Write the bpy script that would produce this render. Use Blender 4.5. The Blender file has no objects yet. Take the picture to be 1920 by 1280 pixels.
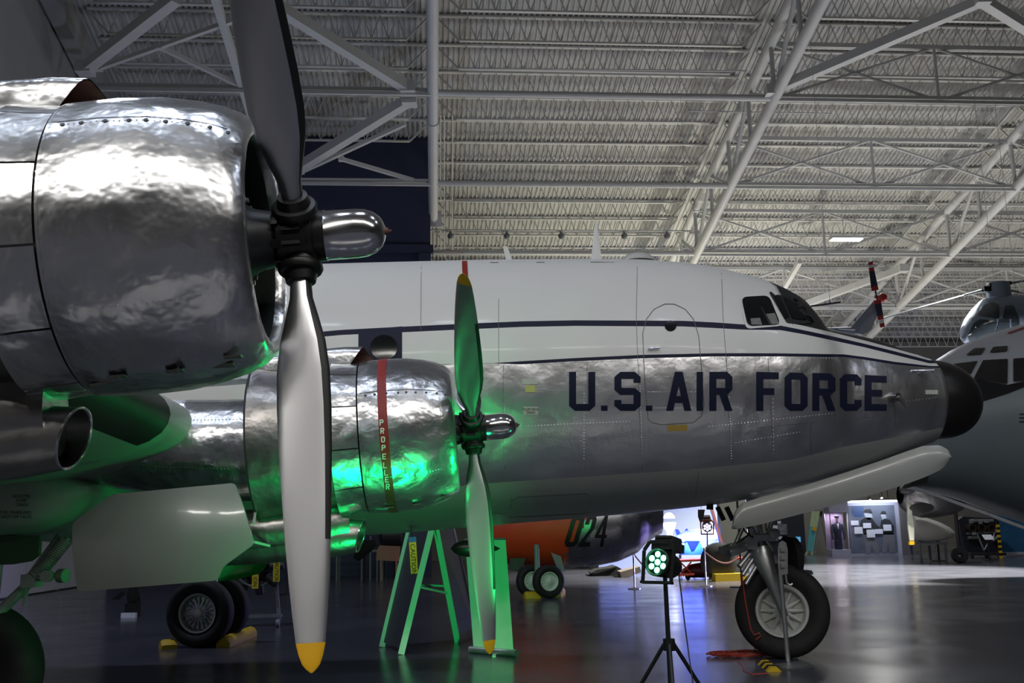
import bpy, math, random
import numpy as np
from mathutils import Vector, Matrix

random.seed(7)
scene = bpy.context.scene
COL = scene.collection

# ------------------------------------------------------------------ camera
FPX, CAM_H, HORIZON = 1900.0, 1.75, 992.0
PITCH = math.atan((HORIZON - 640) / FPX)
ROLL = math.radians(1.0)
_cp, _sp, _cr, _sr = math.cos(PITCH), math.sin(PITCH), math.cos(ROLL), math.sin(ROLL)
cam_data = bpy.data.cameras.new('camera')
cam_data.sensor_width = 36.0
cam_data.lens = 36.0 * FPX / 1920.0
cam_data.clip_end = 400
cam = bpy.data.objects.new('camera', cam_data)
COL.objects.link(cam)
_right, _down, _fwd = Vector((1, 0, 0)), Vector((0, _sp, -_cp)), Vector((0, _cp, _sp))
_ri = _right * _cr + _down * _sr
_up = -(_right * -_sr + _down * _cr)
cam.matrix_world = Matrix.Translation((0, 0, CAM_H)) @ Matrix((_ri, _up, -_fwd)).transposed().to_4x4()
scene.camera = cam

# ------------------------------------------------------------------ view / world
vs = scene.view_settings
vs.view_transform = 'Standard'
vs.look = 'None'
vs.gamma = 1.0
vs.use_curve_mapping = False
vs.exposure = 0.0
world = bpy.data.worlds.new('hall_air')
scene.world = world
world.use_nodes = True
world.node_tree.nodes['Background'].inputs[0].default_value = (0.55, 0.6, 0.7, 1)
world.node_tree.nodes['Background'].inputs[1].default_value = 0.02


def light(name, kind, loc, target, power, color=(1, 1, 1), size=1.0, size_y=None, spot=60, blend=0.4):
    d = bpy.data.lights.new(name, kind)
    d.energy = power
    d.color = color
    if kind == 'AREA':
        d.shape = 'RECTANGLE'
        d.size = size
        d.size_y = size_y or size
    else:
        d.shadow_soft_size = size
    if kind == 'SPOT':
        d.spot_size = math.radians(spot)
        d.spot_blend = blend
    o = bpy.data.objects.new(name, d)
    COL.objects.link(o)
    o.location = loc
    v = Vector(target) - Vector(loc)
    o.rotation_euler = v.to_track_quat('-Z', 'Y').to_euler()
    return o


# ------------------------------------------------------------------ photo geometry helpers
def ray(x, y):
    a, b = x - 960.0, y - 640.0
    u, w = (a * _cr - b * _sr) / FPX, (a * _sr + b * _cr) / FPX
    return Vector((u, _cp + w * _sp, _sp - w * _cp))


def AT(x, y, Y):
    d = ray(x, y)
    return Vector((0, 0, CAM_H)) + d * (Y / d.y)


def G(x, y, z=0.0):
    d = ray(x, y)
    return Vector((0, 0, CAM_H)) + d * ((z - CAM_H) / d.z)


def proj_np(P):
    X, Y, Z = P[..., 0], P[..., 1], P[..., 2] - CAM_H
    zc = Y * _cp + Z * _sp
    u, w = FPX * X / zc, FPX * (Y * _sp - Z * _cp) / zc
    return np.stack([960 + u * _cr + w * _sr, 640 - u * _sr + w * _cr], -1)


def S(r, g, b):
    def f(c):
        c /= 255.0
        return c / 12.92 if c <= 0.04045 else ((c + 0.055) / 1.055) ** 2.4
    return (f(r), f(g), f(b), 1.0)


# ------------------------------------------------------------------ materials
MATS = {}


def mat(name, color, rough=0.5, metal=0.0, var=0.0, vscale=3.0, bump=0.0, bscale=8.0, rvar=0.0,
        coat=0.0, emit=None, estr=1.0, spec=0.5, fine=0.0, stretch=None, alpha=1.0):
    if name in MATS:
        return MATS[name]
    m = bpy.data.materials.new(name)
    m.use_nodes = True
    nt = m.node_tree
    b = nt.nodes['Principled BSDF']
    if len(color) == 3:
        color = (*color, 1)
    b.inputs['Base Color'].default_value = color
    b.inputs['Roughness'].default_value = rough
    b.inputs['Metallic'].default_value = metal
    b.inputs['Specular IOR Level'].default_value = spec
    b.inputs['Coat Weight'].default_value = coat
    b.inputs['Coat Roughness'].default_value = 0.08
    b.inputs['Alpha'].default_value = alpha
    if emit:
        b.inputs['Emission Color'].default_value = emit if len(emit) == 4 else (*emit, 1)
        b.inputs['Emission Strength'].default_value = estr
    tc = nt.nodes.new('ShaderNodeTexCoord')
    src = tc.outputs['Object']
    if stretch:
        mp = nt.nodes.new('ShaderNodeMapping')
        mp.inputs['Scale'].default_value = stretch
        nt.links.new(src, mp.inputs['Vector'])
        src = mp.outputs['Vector']

    def noise(scale, detail=4.0):
        n = nt.nodes.new('ShaderNodeTexNoise')
        n.inputs['Scale'].default_value = scale
        n.inputs['Detail'].default_value = detail
        n.inputs['Roughness'].default_value = 0.55
        nt.links.new(src, n.inputs['Vector'])
        return n
    n1 = noise(vscale)
    if var > 0:
        mr = nt.nodes.new('ShaderNodeMapRange')
        mr.inputs['From Min'].default_value = 0.2
        mr.inputs['From Max'].default_value = 0.8
        mr.inputs['To Min'].default_value = 1 - var
        mr.inputs['To Max'].default_value = 1 + var
        nt.links.new(n1.outputs['Fac'], mr.inputs['Value'])
        mx = nt.nodes.new('ShaderNodeMix')
        mx.data_type = 'RGBA'
        mx.blend_type = 'MULTIPLY'
        mx.inputs[0].default_value = 1.0
        mx.inputs[6].default_value = color
        nt.links.new(mr.outputs['Result'], mx.inputs[7])
        nt.links.new(mx.outputs[2], b.inputs['Base Color'])
    if rvar > 0:
        n2 = noise(vscale * 1.7, 1.5)
        mr = nt.nodes.new('ShaderNodeMapRange')
        mr.inputs['From Min'].default_value = 0.15
        mr.inputs['From Max'].default_value = 0.85
        mr.inputs['To Min'].default_value = max(0.02, rough - rvar)
        mr.inputs['To Max'].default_value = min(1.0, rough + rvar)
        nt.links.new(n2.outputs['Fac'], mr.inputs['Value'])
        nt.links.new(mr.outputs['Result'], b.inputs['Roughness'])
    if bump > 0:
        n3 = noise(bscale, 1.5)
        bp = nt.nodes.new('ShaderNodeBump')
        bp.inputs['Strength'].default_value = 1.0
        bp.inputs['Distance'].default_value = bump
        nt.links.new(n3.outputs['Fac'], bp.inputs['Height'])
        last = bp
        if fine > 0:
            n4 = noise(bscale * 3.3, 2.0)
            bp2 = nt.nodes.new('ShaderNodeBump')
            bp2.inputs['Strength'].default_value = 1.0
            bp2.inputs['Distance'].default_value = fine
            nt.links.new(n4.outputs['Fac'], bp2.inputs['Height'])
            nt.links.new(bp.outputs['Normal'], bp2.inputs['Normal'])
            last = bp2
        nt.links.new(last.outputs['Normal'], b.inputs['Normal'])
    MATS[name] = m
    return m


# ------------------------------------------------------------------ mesh builder
def frame(axis, hint=None):
    a = Vector(axis).normalized()
    h = Vector(hint) if hint is not None else (Vector((0, 0, 1)) if abs(a.z) < 0.9 else Vector((1, 0, 0)))
    x = (h - a * h.dot(a)).normalized()
    return a, x, a.cross(x)


class MB:
    def __init__(self):
        self.v, self.f, self.m = [], [], []

    def add(self, verts, faces, mi=0):
        n = len(self.v)
        self.v += [tuple(p) for p in verts]
        self.f += [tuple(i + n for i in fc) for fc in faces]
        self.m += [mi] * len(faces)
        return self

    def hexa(self, c, mi=0):
        return self.add(c, [(3, 2, 1, 0), (4, 5, 6, 7), (0, 1, 5, 4), (1, 2, 6, 5), (2, 3, 7, 6), (3, 0, 4, 7)], mi)

    def box(self, c, s, ax=None, mi=0):
        c = Vector(c)
        if ax is None:
            X, Y, Z = Vector((1, 0, 0)), Vector((0, 1, 0)), Vector((0, 0, 1))
        else:
            X, Y, Z = [Vector(a).normalized() for a in ax]
        X, Y, Z = X * s[0] / 2, Y * s[1] / 2, Z * s[2] / 2
        return self.hexa([c - X - Y - Z, c + X - Y - Z, c + X + Y - Z, c - X + Y - Z,
                          c - X - Y + Z, c + X - Y + Z, c + X + Y + Z, c - X + Y + Z], mi)

    def beam(self, p, q, w, h, hint=None, mi=0):
        p, q = Vector(p), Vector(q)
        a, z, y = frame(q - p, hint)
        return self.box((p + q) / 2, ((q - p).length, w, h), (a, y, z), mi)

    def tube(self, p, q, r0, r1=None, n=12, caps=True, mi=0):
        p, q = Vector(p), Vector(q)
        r1 = r0 if r1 is None else r1
        a, x, y = frame(q - p)
        vs_ = []
        for c, r in ((p, r0), (q, r1)):
            vs_ += [c + (x * math.cos(t) + y * math.sin(t)) * r for t in [2 * math.pi * i / n for i in range(n)]]
        fs = [(i, (i + 1) % n, n + (i + 1) % n, n + i) for i in range(n)]
        if caps:
            fs += [tuple(range(n - 1, -1, -1)), tuple(range(n, 2 * n))]
        return self.add(vs_, fs, mi)

    def pipe(self, pts, r, n=8, mi=0):
        pts = [Vector(p) for p in pts]
        a, x, y = frame(pts[1] - pts[0])
        vs_, fs = [], []
        for i, p in enumerate(pts):
            t = (pts[min(i + 1, len(pts) - 1)] - pts[max(i - 1, 0)])
            t.normalize()
            x = (x - t * x.dot(t)).normalized()
            y = t.cross(x)
            rr = r[i] if isinstance(r, (list, tuple)) else r
            vs_ += [p + (x * math.cos(k) + y * math.sin(k)) * rr for k in [2 * math.pi * j / n for j in range(n)]]
        for i in range(len(pts) - 1):
            for j in range(n):
                k = (j + 1) % n
                fs.append((i * n + j, i * n + k, (i + 1) * n + k, (i + 1) * n + j))
        m = (len(pts) - 1) * n
        fs += [tuple(range(n - 1, -1, -1)), tuple(range(m, m + n))]
        return self.add(vs_, fs, mi)

    def loft(self, rings, closed=True, cap0=True, cap1=True, mi=0):
        n = len(rings[0])
        vs_ = [p for r in rings for p in r]
        fs = []
        for i in range(len(rings) - 1):
            for j in range(n if closed else n - 1):
                k = (j + 1) % n
                fs.append((i * n + j, i * n + k, (i + 1) * n + k, (i + 1) * n + j))
        if closed and cap0:
            fs.append(tuple(range(n - 1, -1, -1)))
        if closed and cap1:
            m = (len(rings) - 1) * n
            fs.append(tuple(range(m, m + n)))
        return self.add(vs_, fs, mi)

    def lathe(self, o, axis, prof, n=24, a0=0.0, a1=2 * math.pi, hint=None, mi=0, caps=False, ring=False):
        o = Vector(o)
        a, x, y = frame(axis, hint)
        full = abs(a1 - a0 - 2 * math.pi) < 1e-6
        na = n if full else n + 1
        vs_, fs = [], []
        for s, r in prof:
            for i in range(na):
                t = a0 + (a1 - a0) * i / n
                vs_.append(o + a * s + (x * math.cos(t) + y * math.sin(t)) * r)
        L = len(prof)
        for i in range(L if ring else L - 1):
            i2 = (i + 1) % L
            for j in range(n):
                k = (j + 1) % na
                fs.append((i * na + j, i * na + k, i2 * na + k, i2 * na + j))
        if caps and not full and ring:
            fs.append(tuple(i * na for i in range(L)))
            fs.append(tuple(i * na + na - 1 for i in range(L - 1, -1, -1)))
        return self.add(vs_, fs, mi)

    def prism(self, pts, vec, mi=0):
        pts = [Vector(p) for p in pts]
        vec = Vector(vec)
        n = len(pts)
        vs_ = pts + [p + vec for p in pts]
        fs = [tuple(range(n - 1, -1, -1)), tuple(range(n, 2 * n))]
        fs += [(i, (i + 1) % n, n + (i + 1) % n, n + i) for i in range(n)]
        return self.add(vs_, fs, mi)

    def sphere(self, c, r, n=12, m=8, sc=(1, 1, 1), mi=0):
        c = Vector(c)
        prof = []
        vs_, fs = [], []
        for i in range(m + 1):
            t = math.pi * i / m
            for j in range(n):
                k = 2 * math.pi * j / n
                vs_.append(c + Vector((math.sin(t) * math.cos(k) * r * sc[0], math.sin(t) * math.sin(k) * r * sc[1], math.cos(t) * r * sc[2])))
        for i in range(m):
            for j in range(n):
                k = (j + 1) % n
                fs.append((i * n + j, (i + 1) * n + j, (i + 1) * n + k, i * n + k))
        return self.add(vs_, fs, mi)


WM = {}


def mesh_of(name, mb, mats, inv=None, sharp=38):
    me = bpy.data.meshes.new(name)
    vs_ = mb.v
    if inv is not None:
        vs_ = [tuple(inv @ Vector(p)) for p in vs_]
    me.from_pydata(vs_, [], mb.f)
    if not isinstance(mats, (list, tuple)):
        mats = [mats]
    for m in mats:
        me.materials.append(m)
    if len(mats) > 1:
        me.polygons.foreach_set('material_index', mb.m)
    me.polygons.foreach_set('use_smooth', [True] * len(me.polygons))
    me.validate(clean_customdata=False)
    me.update()
    try:
        me.set_sharp_from_angle(angle=math.radians(sharp))
    except Exception:
        pass
    return me


def obj(name, mb, mats, parent=None, label=None, sharp=38, recalc=False):
    inv = WM[parent.name].inverted() if parent is not None else None
    me = mesh_of(name, mb, mats, inv, sharp)
    if recalc:
        import bmesh
        bm = bmesh.new()
        bm.from_mesh(me)
        bmesh.ops.recalc_face_normals(bm, faces=bm.faces)
        bm.to_mesh(me)
        bm.free()
    o = bpy.data.objects.new(name, me)
    COL.objects.link(o)
    if parent is not None:
        o.parent = parent
        WM[o.name] = WM[parent.name]
    else:
        WM[o.name] = Matrix.Identity(4)
    if label:
        o['label'] = label
    return o


def tag(o, label, cat, group=None, kind=None):
    o['label'] = label
    o['category'] = cat
    if group:
        o['group'] = group
    if kind:
        o['kind'] = kind
    return o


def thing(name, label, cat, loc=(0, 0, 0), rotz=0.0, group=None):
    o = bpy.data.objects.new(name, None)
    COL.objects.link(o)
    o.empty_display_size = 0.2
    o.location = loc
    o.rotation_euler = (0, 0, rotz)
    WM[o.name] = Matrix.Translation(Vector(loc)) @ Matrix.Rotation(rotz, 4, 'Z')
    return tag(o, label, cat, group)


def struct(name, mb, mats, label, parent=None, **k):
    o = obj(name, mb, mats, parent, **k)
    o['label'] = label
    if parent is None:
        o['kind'] = 'structure'
    return o


def copy_of(src, parent=None, loc=None):
    c = src.copy()
    COL.objects.link(c)
    c.parent = parent
    if loc is not None:
        c.location = loc
    return c


# ------------------------------------------------------------------ prints that follow a curved surface
class Surf:
    """a grid of world points; turns a direction from the photograph into a point on that real surface"""

    def __init__(self, P):
        self.P = P
        self.px = proj_np(P)
        du = np.gradient(P, axis=0)
        dv = np.gradient(P, axis=1)
        n = np.cross(du, dv)
        n /= np.maximum(np.linalg.norm(n, axis=-1, keepdims=True), 1e-9)
        to = np.array([0, 0, CAM_H]) - P
        self.sg = np.sign((n * to).sum(-1, keepdims=True))
        self.n = n * self.sg
        out = self.P - self.P.mean(axis=1, keepdims=True)
        self.front = (out * to).sum(-1) > 0

    def at(self, x, y, off=0.004):
        d = (self.px[..., 0] - x) ** 2 + (self.px[..., 1] - y) ** 2
        d = np.where(self.front, d, 1e12)
        i, j = np.unravel_index(np.argmin(d), d.shape)
        i = min(max(i, 1), d.shape[0] - 2)
        j = min(max(j, 1), d.shape[1] - 2)
        a = (self.px[i + 1, j] - self.px[i - 1, j]) / 2
        b = (self.px[i, j + 1] - self.px[i, j - 1]) / 2
        J = np.array([[a[0], b[0]], [a[1], b[1]]])
        r = np.array([x, y]) - self.px[i, j]
        try:
            st = np.linalg.solve(J, r)
        except np.linalg.LinAlgError:
            st = np.zeros(2)
        st = np.clip(st, -1.2, 1.2)
        p = self.P[i, j] + st[0] * (self.P[i + 1, j] - self.P[i - 1, j]) / 2 + st[1] * (self.P[i, j + 1] - self.P[i, j - 1]) / 2
        return Vector(p + self.n[i, j] * off)

    def quads(self, qs, n=2, m=4, off=0.004, mb=None, mi=0):
        mb = mb or MB()
        for q in qs:
            vs_, fs = [], []
            for a in range(n + 1):
                for b in range(m + 1):
                    s, t = a / n, b / m
                    x = (q[0][0] * (1 - s) + q[1][0] * s) * (1 - t) + (q[3][0] * (1 - s) + q[2][0] * s) * t
                    y = (q[0][1] * (1 - s) + q[1][1] * s) * (1 - t) + (q[3][1] * (1 - s) + q[2][1] * s) * t
                    vs_.append(self.at(x, y, off))
            for a in range(n):
                for b in range(m):
                    i = a * (m + 1) + b
                    fs.append((i, i + 1, i + m + 2, i + m + 1))
            mb.add(vs_, fs, mi)
        return mb

    def line(self, pts, w, off=0.004, step=14):
        qs = []
        for (x0, y0), (x1, y1) in zip(pts[:-1], pts[1:]):
            L = math.hypot(x1 - x0, y1 - y0) or 1
            nx, ny = -(y1 - y0) / L * w / 2, (x1 - x0) / L * w / 2
            k = max(1, int(L / step))
            for i in range(k):
                a, b = i / k, (i + 1) / k
                ax, ay, bx, by = x0 + (x1 - x0) * a, y0 + (y1 - y0) * a, x0 + (x1 - x0) * b, y0 + (y1 - y0) * b
                qs.append(((ax - nx, ay - ny), (bx - nx, by - ny), (bx + nx, by + ny), (ax + nx, ay + ny)))
        return self.quads(qs, 1, 1, off)

    def fan(self, pts, off=0.004, rings=4, mi=0, mb=None):
        cx = sum(p[0] for p in pts) / len(pts)
        cy = sum(p[1] for p in pts) / len(pts)
        mb = mb or MB()
        n = len(pts)
        vs_ = [self.at(cx, cy, off)]
        for r in range(1, rings + 1):
            vs_ += [self.at(cx + (x - cx) * r / rings, cy + (y - cy) * r / rings, off) for x, y in pts]
        fs = [(0, 1 + j, 1 + (j + 1) % n) for j in range(n)]
        for r in range(rings - 1):
            for j in range(n):
                k = (j + 1) % n
                fs.append((1 + r * n + j, 1 + (r + 1) * n + j, 1 + (r + 1) * n + k, 1 + r * n + k))
        return mb.add(vs_, fs, mi)


def rounded(pts, r=5, k=4):
    out = []
    n = len(pts)
    for i in range(n):
        p, a, b = Vector((*pts[i], 0)), Vector((*pts[i - 1], 0)), Vector((*pts[(i + 1) % n], 0))
        da, db = (a - p), (b - p)
        la, lb = min(r, da.length / 2.2), min(r, db.length / 2.2)
        pa, pb = p + da.normalized() * la, p + db.normalized() * lb
        for j in range(k + 1):
            t = j / k
            q = pa * (1 - t) ** 2 + p * 2 * t * (1 - t) + pb * t * t
            out.append((q.x, q.y))
    # densify long sides
    res = []
    for i in range(len(out)):
        a, b = out[i], out[(i + 1) % len(out)]
        L = math.hypot(b[0] - a[0], b[1] - a[1])
        q = max(1, int(L / 8))
        res += [(a[0] + (b[0] - a[0]) * s / q, a[1] + (b[1] - a[1]) * s / q) for s in range(q)]
    return res


def circle_px(x, y, r, ry=None, n=20):
    return [(x + r * math.cos(2 * math.pi * i / n), y + (ry or r) * math.sin(2 * math.pi * i / n)) for i in range(n)]


def glyph_mesh(ch):
    cu = bpy.data.curves.new('glyph', 'FONT')
    cu.body = ch
    cu.fill_mode = 'FRONT'
    cu.resolution_u = 2
    o = bpy.data.objects.new('glyph', cu)
    COL.objects.link(o)
    dg = bpy.context.evaluated_depsgraph_get()
    dg.update()
    me = bpy.data.meshes.new_from_object(o.evaluated_get(dg))
    v = [tuple(p.co[:2]) for p in me.vertices]
    f = [tuple(p.vertices) for p in me.polygons]
    bpy.data.objects.remove(o)
    bpy.data.curves.remove(cu)
    bpy.data.meshes.remove(me)
    return v, f


_gl = {}


def text2d(txt, h=1.0, align='C', aspect=1.0):
    """flat lettering: verts (x right, y up) and faces, cap height h"""
    if txt not in _gl:
        _gl[txt] = glyph_mesh(txt)
    v, f = _gl[txt]
    if not v:
        return [], []
    x0, x1 = min(p[0] for p in v), max(p[0] for p in v)
    sc = h / 0.69
    off = {'C': (x0 + x1) / 2, 'L': x0}[align]
    return [((p[0] - off) * sc * aspect, p[1] * sc) for p in v], f


def text_on_plane(mb, txt, o, right, up, h, align='C', mi=0, aspect=1.0):
    v, f = text2d(txt, h, align, aspect)
    right, up, o = Vector(right).normalized(), Vector(up).normalized(), Vector(o)
    return mb.add([o + right * a + up * b for a, b in v], f, mi)


# strokes of block capitals in a unit box, x right, y down, sx = stroke width fraction of the width, sy of the height
def block(ch, sx, sy):
    c = 0.22
    cy = c * sx / sy * 0 + 0.13
    V = lambda x, a=0.0, b=1.0: ((x, a), (x + sx, a), (x + sx, b), (x, b))
    Hh = lambda y, a=0.0, b=1.0: ((a, y), (b, y), (b, y + sy), (a, y + sy))
    tl = ((0, cy), (c, 0), (max(c, sx), sy), (sx, max(cy, sy)))
    tr = ((1 - c, 0), (1, cy), (1 - sx, max(cy, sy)), (1 - max(c, sx), sy))
    bl = ((0, 1 - cy), (sx, 1 - max(cy, sy)), (max(c, sx), 1 - sy), (c, 1))
    br = ((1, 1 - cy), (1 - c, 1), (1 - max(c, sx), 1 - sy), (1 - sx, 1 - max(cy, sy)))
    m = 0.5
    if ch == 'U':
        return [V(0, 0, 1 - cy), V(1 - sx, 0, 1 - cy), bl, br, Hh(1 - sy, c, 1 - c)]
    if ch == 'O' or ch == '0':
        return [V(0, cy, 1 - cy), V(1 - sx, cy, 1 - cy), tl, tr, bl, br, Hh(0, c, 1 - c), Hh(1 - sy, c, 1 - c)]
    if ch == 'C':
        return [V(0, cy, 1 - cy), V(1 - sx, cy, .3), V(1 - sx, .7, 1 - cy), tl, tr, bl, br, Hh(0, c, 1 - c), Hh(1 - sy, c, 1 - c)]
    if ch == 'S':
        return [V(0, cy, m - cy + sy / 2), tl, tr, V(1 - sx, cy, .28), Hh(0, c, 1 - c),
                ((0, m - cy + sy / 2), (sx, m - cy + sy / 2 - .02), (c + .05, m - sy / 2), (c, m + sy / 2)), Hh(m - sy / 2, c, 1 - c),
                ((1 - c, m - sy / 2), (1, m + cy - sy / 2), (1 - sx, m + cy - sy / 2 + .02), (1 - c - .05, m + sy / 2)),
                V(1 - sx, m + cy - sy / 2, 1 - cy), br, bl, V(0, .72, 1 - cy), Hh(1 - sy, c, 1 - c)]
    if ch == 'A':
        a = .5 - sx * .55
        return [((a, 0), (a + sx, 0), (sx, 1), (0, 1)), ((1 - a - sx, 0), (1 - a, 0), (1, 1), (1 - sx, 1)), Hh(.62, .2, .8)]
    if ch == 'I':
        return [((0, 0), (1, 0), (1, 1), (0, 1))]
    if ch in 'RP':
        q = [V(0), Hh(0, sx, 1 - c), tr, V(1 - sx, cy, m - cy + sy / 2), Hh(m - sy / 2, sx, 1 - c),
             ((1 - sx, m - cy + sy / 2), (1, m - cy + sy / 2), (1 - c, m + sy / 2), (1 - c, m - sy / 2))]
        if ch == 'R':
            q.append(((.5 - sx * .2, m + sy / 2), (.5 + sx * .9, m + sy / 2), (1, 1), (1 - sx * 1.05, 1)))
        return q
    if ch == 'F':
        return [V(0), Hh(0, sx, 1), Hh(m - sy / 2, sx, .8)]
    if ch == 'E':
        return [V(0), Hh(0, sx, 1), Hh(m - sy / 2, sx, .8), Hh(1 - sy, sx, 1)]
    if ch == 'L':
        return [V(0), Hh(1 - sy, sx, 1)]
    if ch == '.':
        return [((0, 0), (1, 0), (1, 1), (0, 1))]
    if ch == '2':
        return [V(0, cy, .3), tl, tr, Hh(0, c, 1 - c), V(1 - sx, cy, .42), ((1 - sx, .42), (1, .42), (sx, 1 - sy), (0, 1 - sy)), Hh(1 - sy)]
    if ch == '4':
        return [V(1 - sx * 1.6), ((1 - sx * 1.6, 0), (1 - sx * 1.2, .12), (sx, .66), (0, .66)), Hh(.62)]
    return []


def block_px(ch, x0, x1, y0, y1, y0r=None, stroke=13.0, slant=0.0):
    w, h = x1 - x0, y1 - y0
    y0r = y0 if y0r is None else y0r
    out = []
    for q in block(ch, min(1, stroke / w), min(1, stroke / h)):
        out.append(tuple((x0 + a * w + slant * (1 - b), (y0 * (1 - a) + y0r * a) * (1 - b) + y1 * b) for a, b in q))
    return out

# ------------------------------------------------------------------ materials used all over
M_STEEL = mat('white_painted_steel', S(196, 197, 194), .5, var=.06, vscale=1.5)
M_DECK = mat('white_roof_deck', S(182, 182, 178), .6, var=.12, vscale=.6)
M_JOIST = mat('joist_paint', S(205, 205, 200), .5)
M_FLOOR = mat('sealed_concrete', S(72, 73, 82), .2, var=.16, vscale=.5, rvar=.08, bump=.0006, bscale=3, spec=.55)
M_WALLGREY = mat('pale_wall_panel', S(190, 190, 196), .6, var=.05, vscale=.7)
M_NAVY = mat('navy_wall', S(46, 54, 78), .7, var=.08, vscale=.5)
M_CURTAIN = mat('grey_liner', S(150, 150, 148), .8, var=.08, vscale=.8)
M_DARK = mat('dark_metal', S(40, 40, 42), .5, var=.2, vscale=6)
M_BLACK = mat('black_satin', S(16, 16, 17), .45)
M_BLACKMATT = mat('black_matt', S(14, 14, 15), .85)
M_RUBBER = mat('tyre_rubber', S(26, 26, 27), .75, var=.25, vscale=9, bump=.001, bscale=30)
M_ALU = mat('polished_aluminium', (.66, .67, .69, 1), .3, 1.0, var=.12, vscale=2.2, bump=.045, bscale=3.0, rvar=.08, fine=.009)
M_ALUF = mat('fuselage_aluminium', (.90, .90, .91, 1), .35, 1.0, var=.08, vscale=1.5, bump=.035, bscale=2.2, rvar=.08, fine=.007)
M_ALUD = mat('dull_aluminium', (.33, .32, .31, 1), .36, 1.0, var=.2, vscale=2.5, bump=.03, bscale=3, rvar=.1, fine=.006)
M_ALUS = mat('blade_aluminium', (.86, .86, .88, 1), .36, 1.0)
M_CHROME = mat('dome_aluminium', (.8, .8, .81, 1), .16, 1.0, var=.05, vscale=3, rvar=.05)
M_BLADEB = mat('dull_blade_metal', (.55, .55, .57, 1), .34, 1.0)
M_YELLOW = mat('tip_yellow', S(222, 168, 20), .45, var=.06, vscale=9)
M_WHITE = mat('white_gloss_paint', S(226, 226, 222), .42, var=.025, vscale=1.2, coat=.08)
M_BLUE = mat('dark_blue_paint', S(25, 31, 54), .55, spec=.25)
M_GREYP = mat('light_grey_paint', S(172, 176, 174), .4, var=.05, vscale=1.3, coat=.15)
M_DOORP = mat('pale_door_paint', S(172, 175, 172), .28, var=.05, vscale=1.2, coat=.35)
M_ANTI = mat('antiglare_black', S(36, 36, 36), .55, var=.1)
M_RADOME = mat('radome_black', S(24, 23, 22), .38, var=.2, vscale=3)
M_RED = mat('stripe_red', S(140, 34, 30), .5)
M_GLASS = mat('smoked_window_glass', S(24, 28, 29), .12, spec=.4)
M_SEAM = mat('seam_dark', S(30, 30, 30), .7)
M_SEAMF = mat('seam_grey', S(104, 104, 104), .6)
M_STRUT = mat('gear_silver', (.5, .51, .52, 1), .35, .9, var=.12, vscale=8)
M_GREY = mat('mid_grey_paint', S(120, 124, 126), .5, var=.06)
M_BOOT = mat('deicer_rubber', S(30, 32, 32), .5, var=.15)
M_COPPER = mat('scoop_lining', S(92, 60, 52), .7, var=.25, vscale=8)
M_LED = mat('led_panel', (1, 1, 1), .5, emit=(.93, .96, 1.0), estr=18)
M_CHOCK = mat('chock_yellow', S(205, 170, 25), .6, var=.1, vscale=8)
M_ORANGE = mat('dayglo_orange', S(206, 66, 26), .45, var=.1, vscale=2)

# ------------------------------------------------------------------ the hall
BC, BS = math.radians(4.5), math.radians(12.75)
EX, EY = Vector((math.cos(BC), math.sin(BC), 0)), Vector((-math.sin(BC), math.cos(BC), 0))
TANS = math.tan(BS)
RC = 24.6          # joist bottom height above the eye at by = 0
RIDGE, EAVE, WALLBY = -4.0, 61.6, 40.8
BX0, BX1 = -12.6, 52.0
BAY = 12.1


def B(bx, by, z):
    return EX * bx + EY * by + Vector((0, 0, z))


def roof_z(by, drop=0.0):
    return CAM_H + RC - by * TANS - drop


def RP(x, y, drop=0.0):
    """where a line of sight meets the sloping roof layer"""
    d = ray(x, y)
    by1 = d.dot(EY)
    k = (RC - drop) / (d.z + by1 * TANS)
    return Vector((0, 0, CAM_H)) + d * k


def bxy(p):
    return p.dot(EX), p.dot(EY)


mb = MB()
mb.add([B(BX0, -34, 0), B(BX1, -34, 0), B(BX1, 66, 0), B(BX0, 66, 0)], [(0, 1, 2, 3)])
mb.add([B(BX0, -34, -.3), B(BX1, -34, -.3), B(BX1, 66, -.3), B(BX0, 66, -.3)], [(3, 2, 1, 0)])
floor = struct('floor', mb, M_FLOOR, 'dark glossy sealed concrete hangar floor')

# corrugated roof deck: ribs run down the slope
DECK = 1.0
mb = MB()
xs, hs = [], []
x = BX0
while x < BX1:
    xs += [x, x + .07, x + .1, x + .17]
    hs += [0, 0, .065, .065]
    x += .2
top, bot, mid = [], [], []
vs_, fs = [], []
for xx, hh in zip(xs, hs):
    vs_ += [B(xx, -34, roof_z(RIDGE) + DECK + hh - (RIDGE + 34) * TANS), B(xx, RIDGE, roof_z(RIDGE) + DECK + hh), B(xx, EAVE, roof_z(EAVE) + DECK + hh)]
for i in range(len(xs) - 1):
    fs += [(3 * i, 3 * i + 3, 3 * i + 4, 3 * i + 1), (3 * i + 1, 3 * i + 4, 3 * i + 5, 3 * i + 2)]
mb.add(vs_, fs)
ceiling = struct('ceiling', mb, M_DECK, 'white corrugated steel roof deck sloping down to the far eave', sharp=10)

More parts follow.
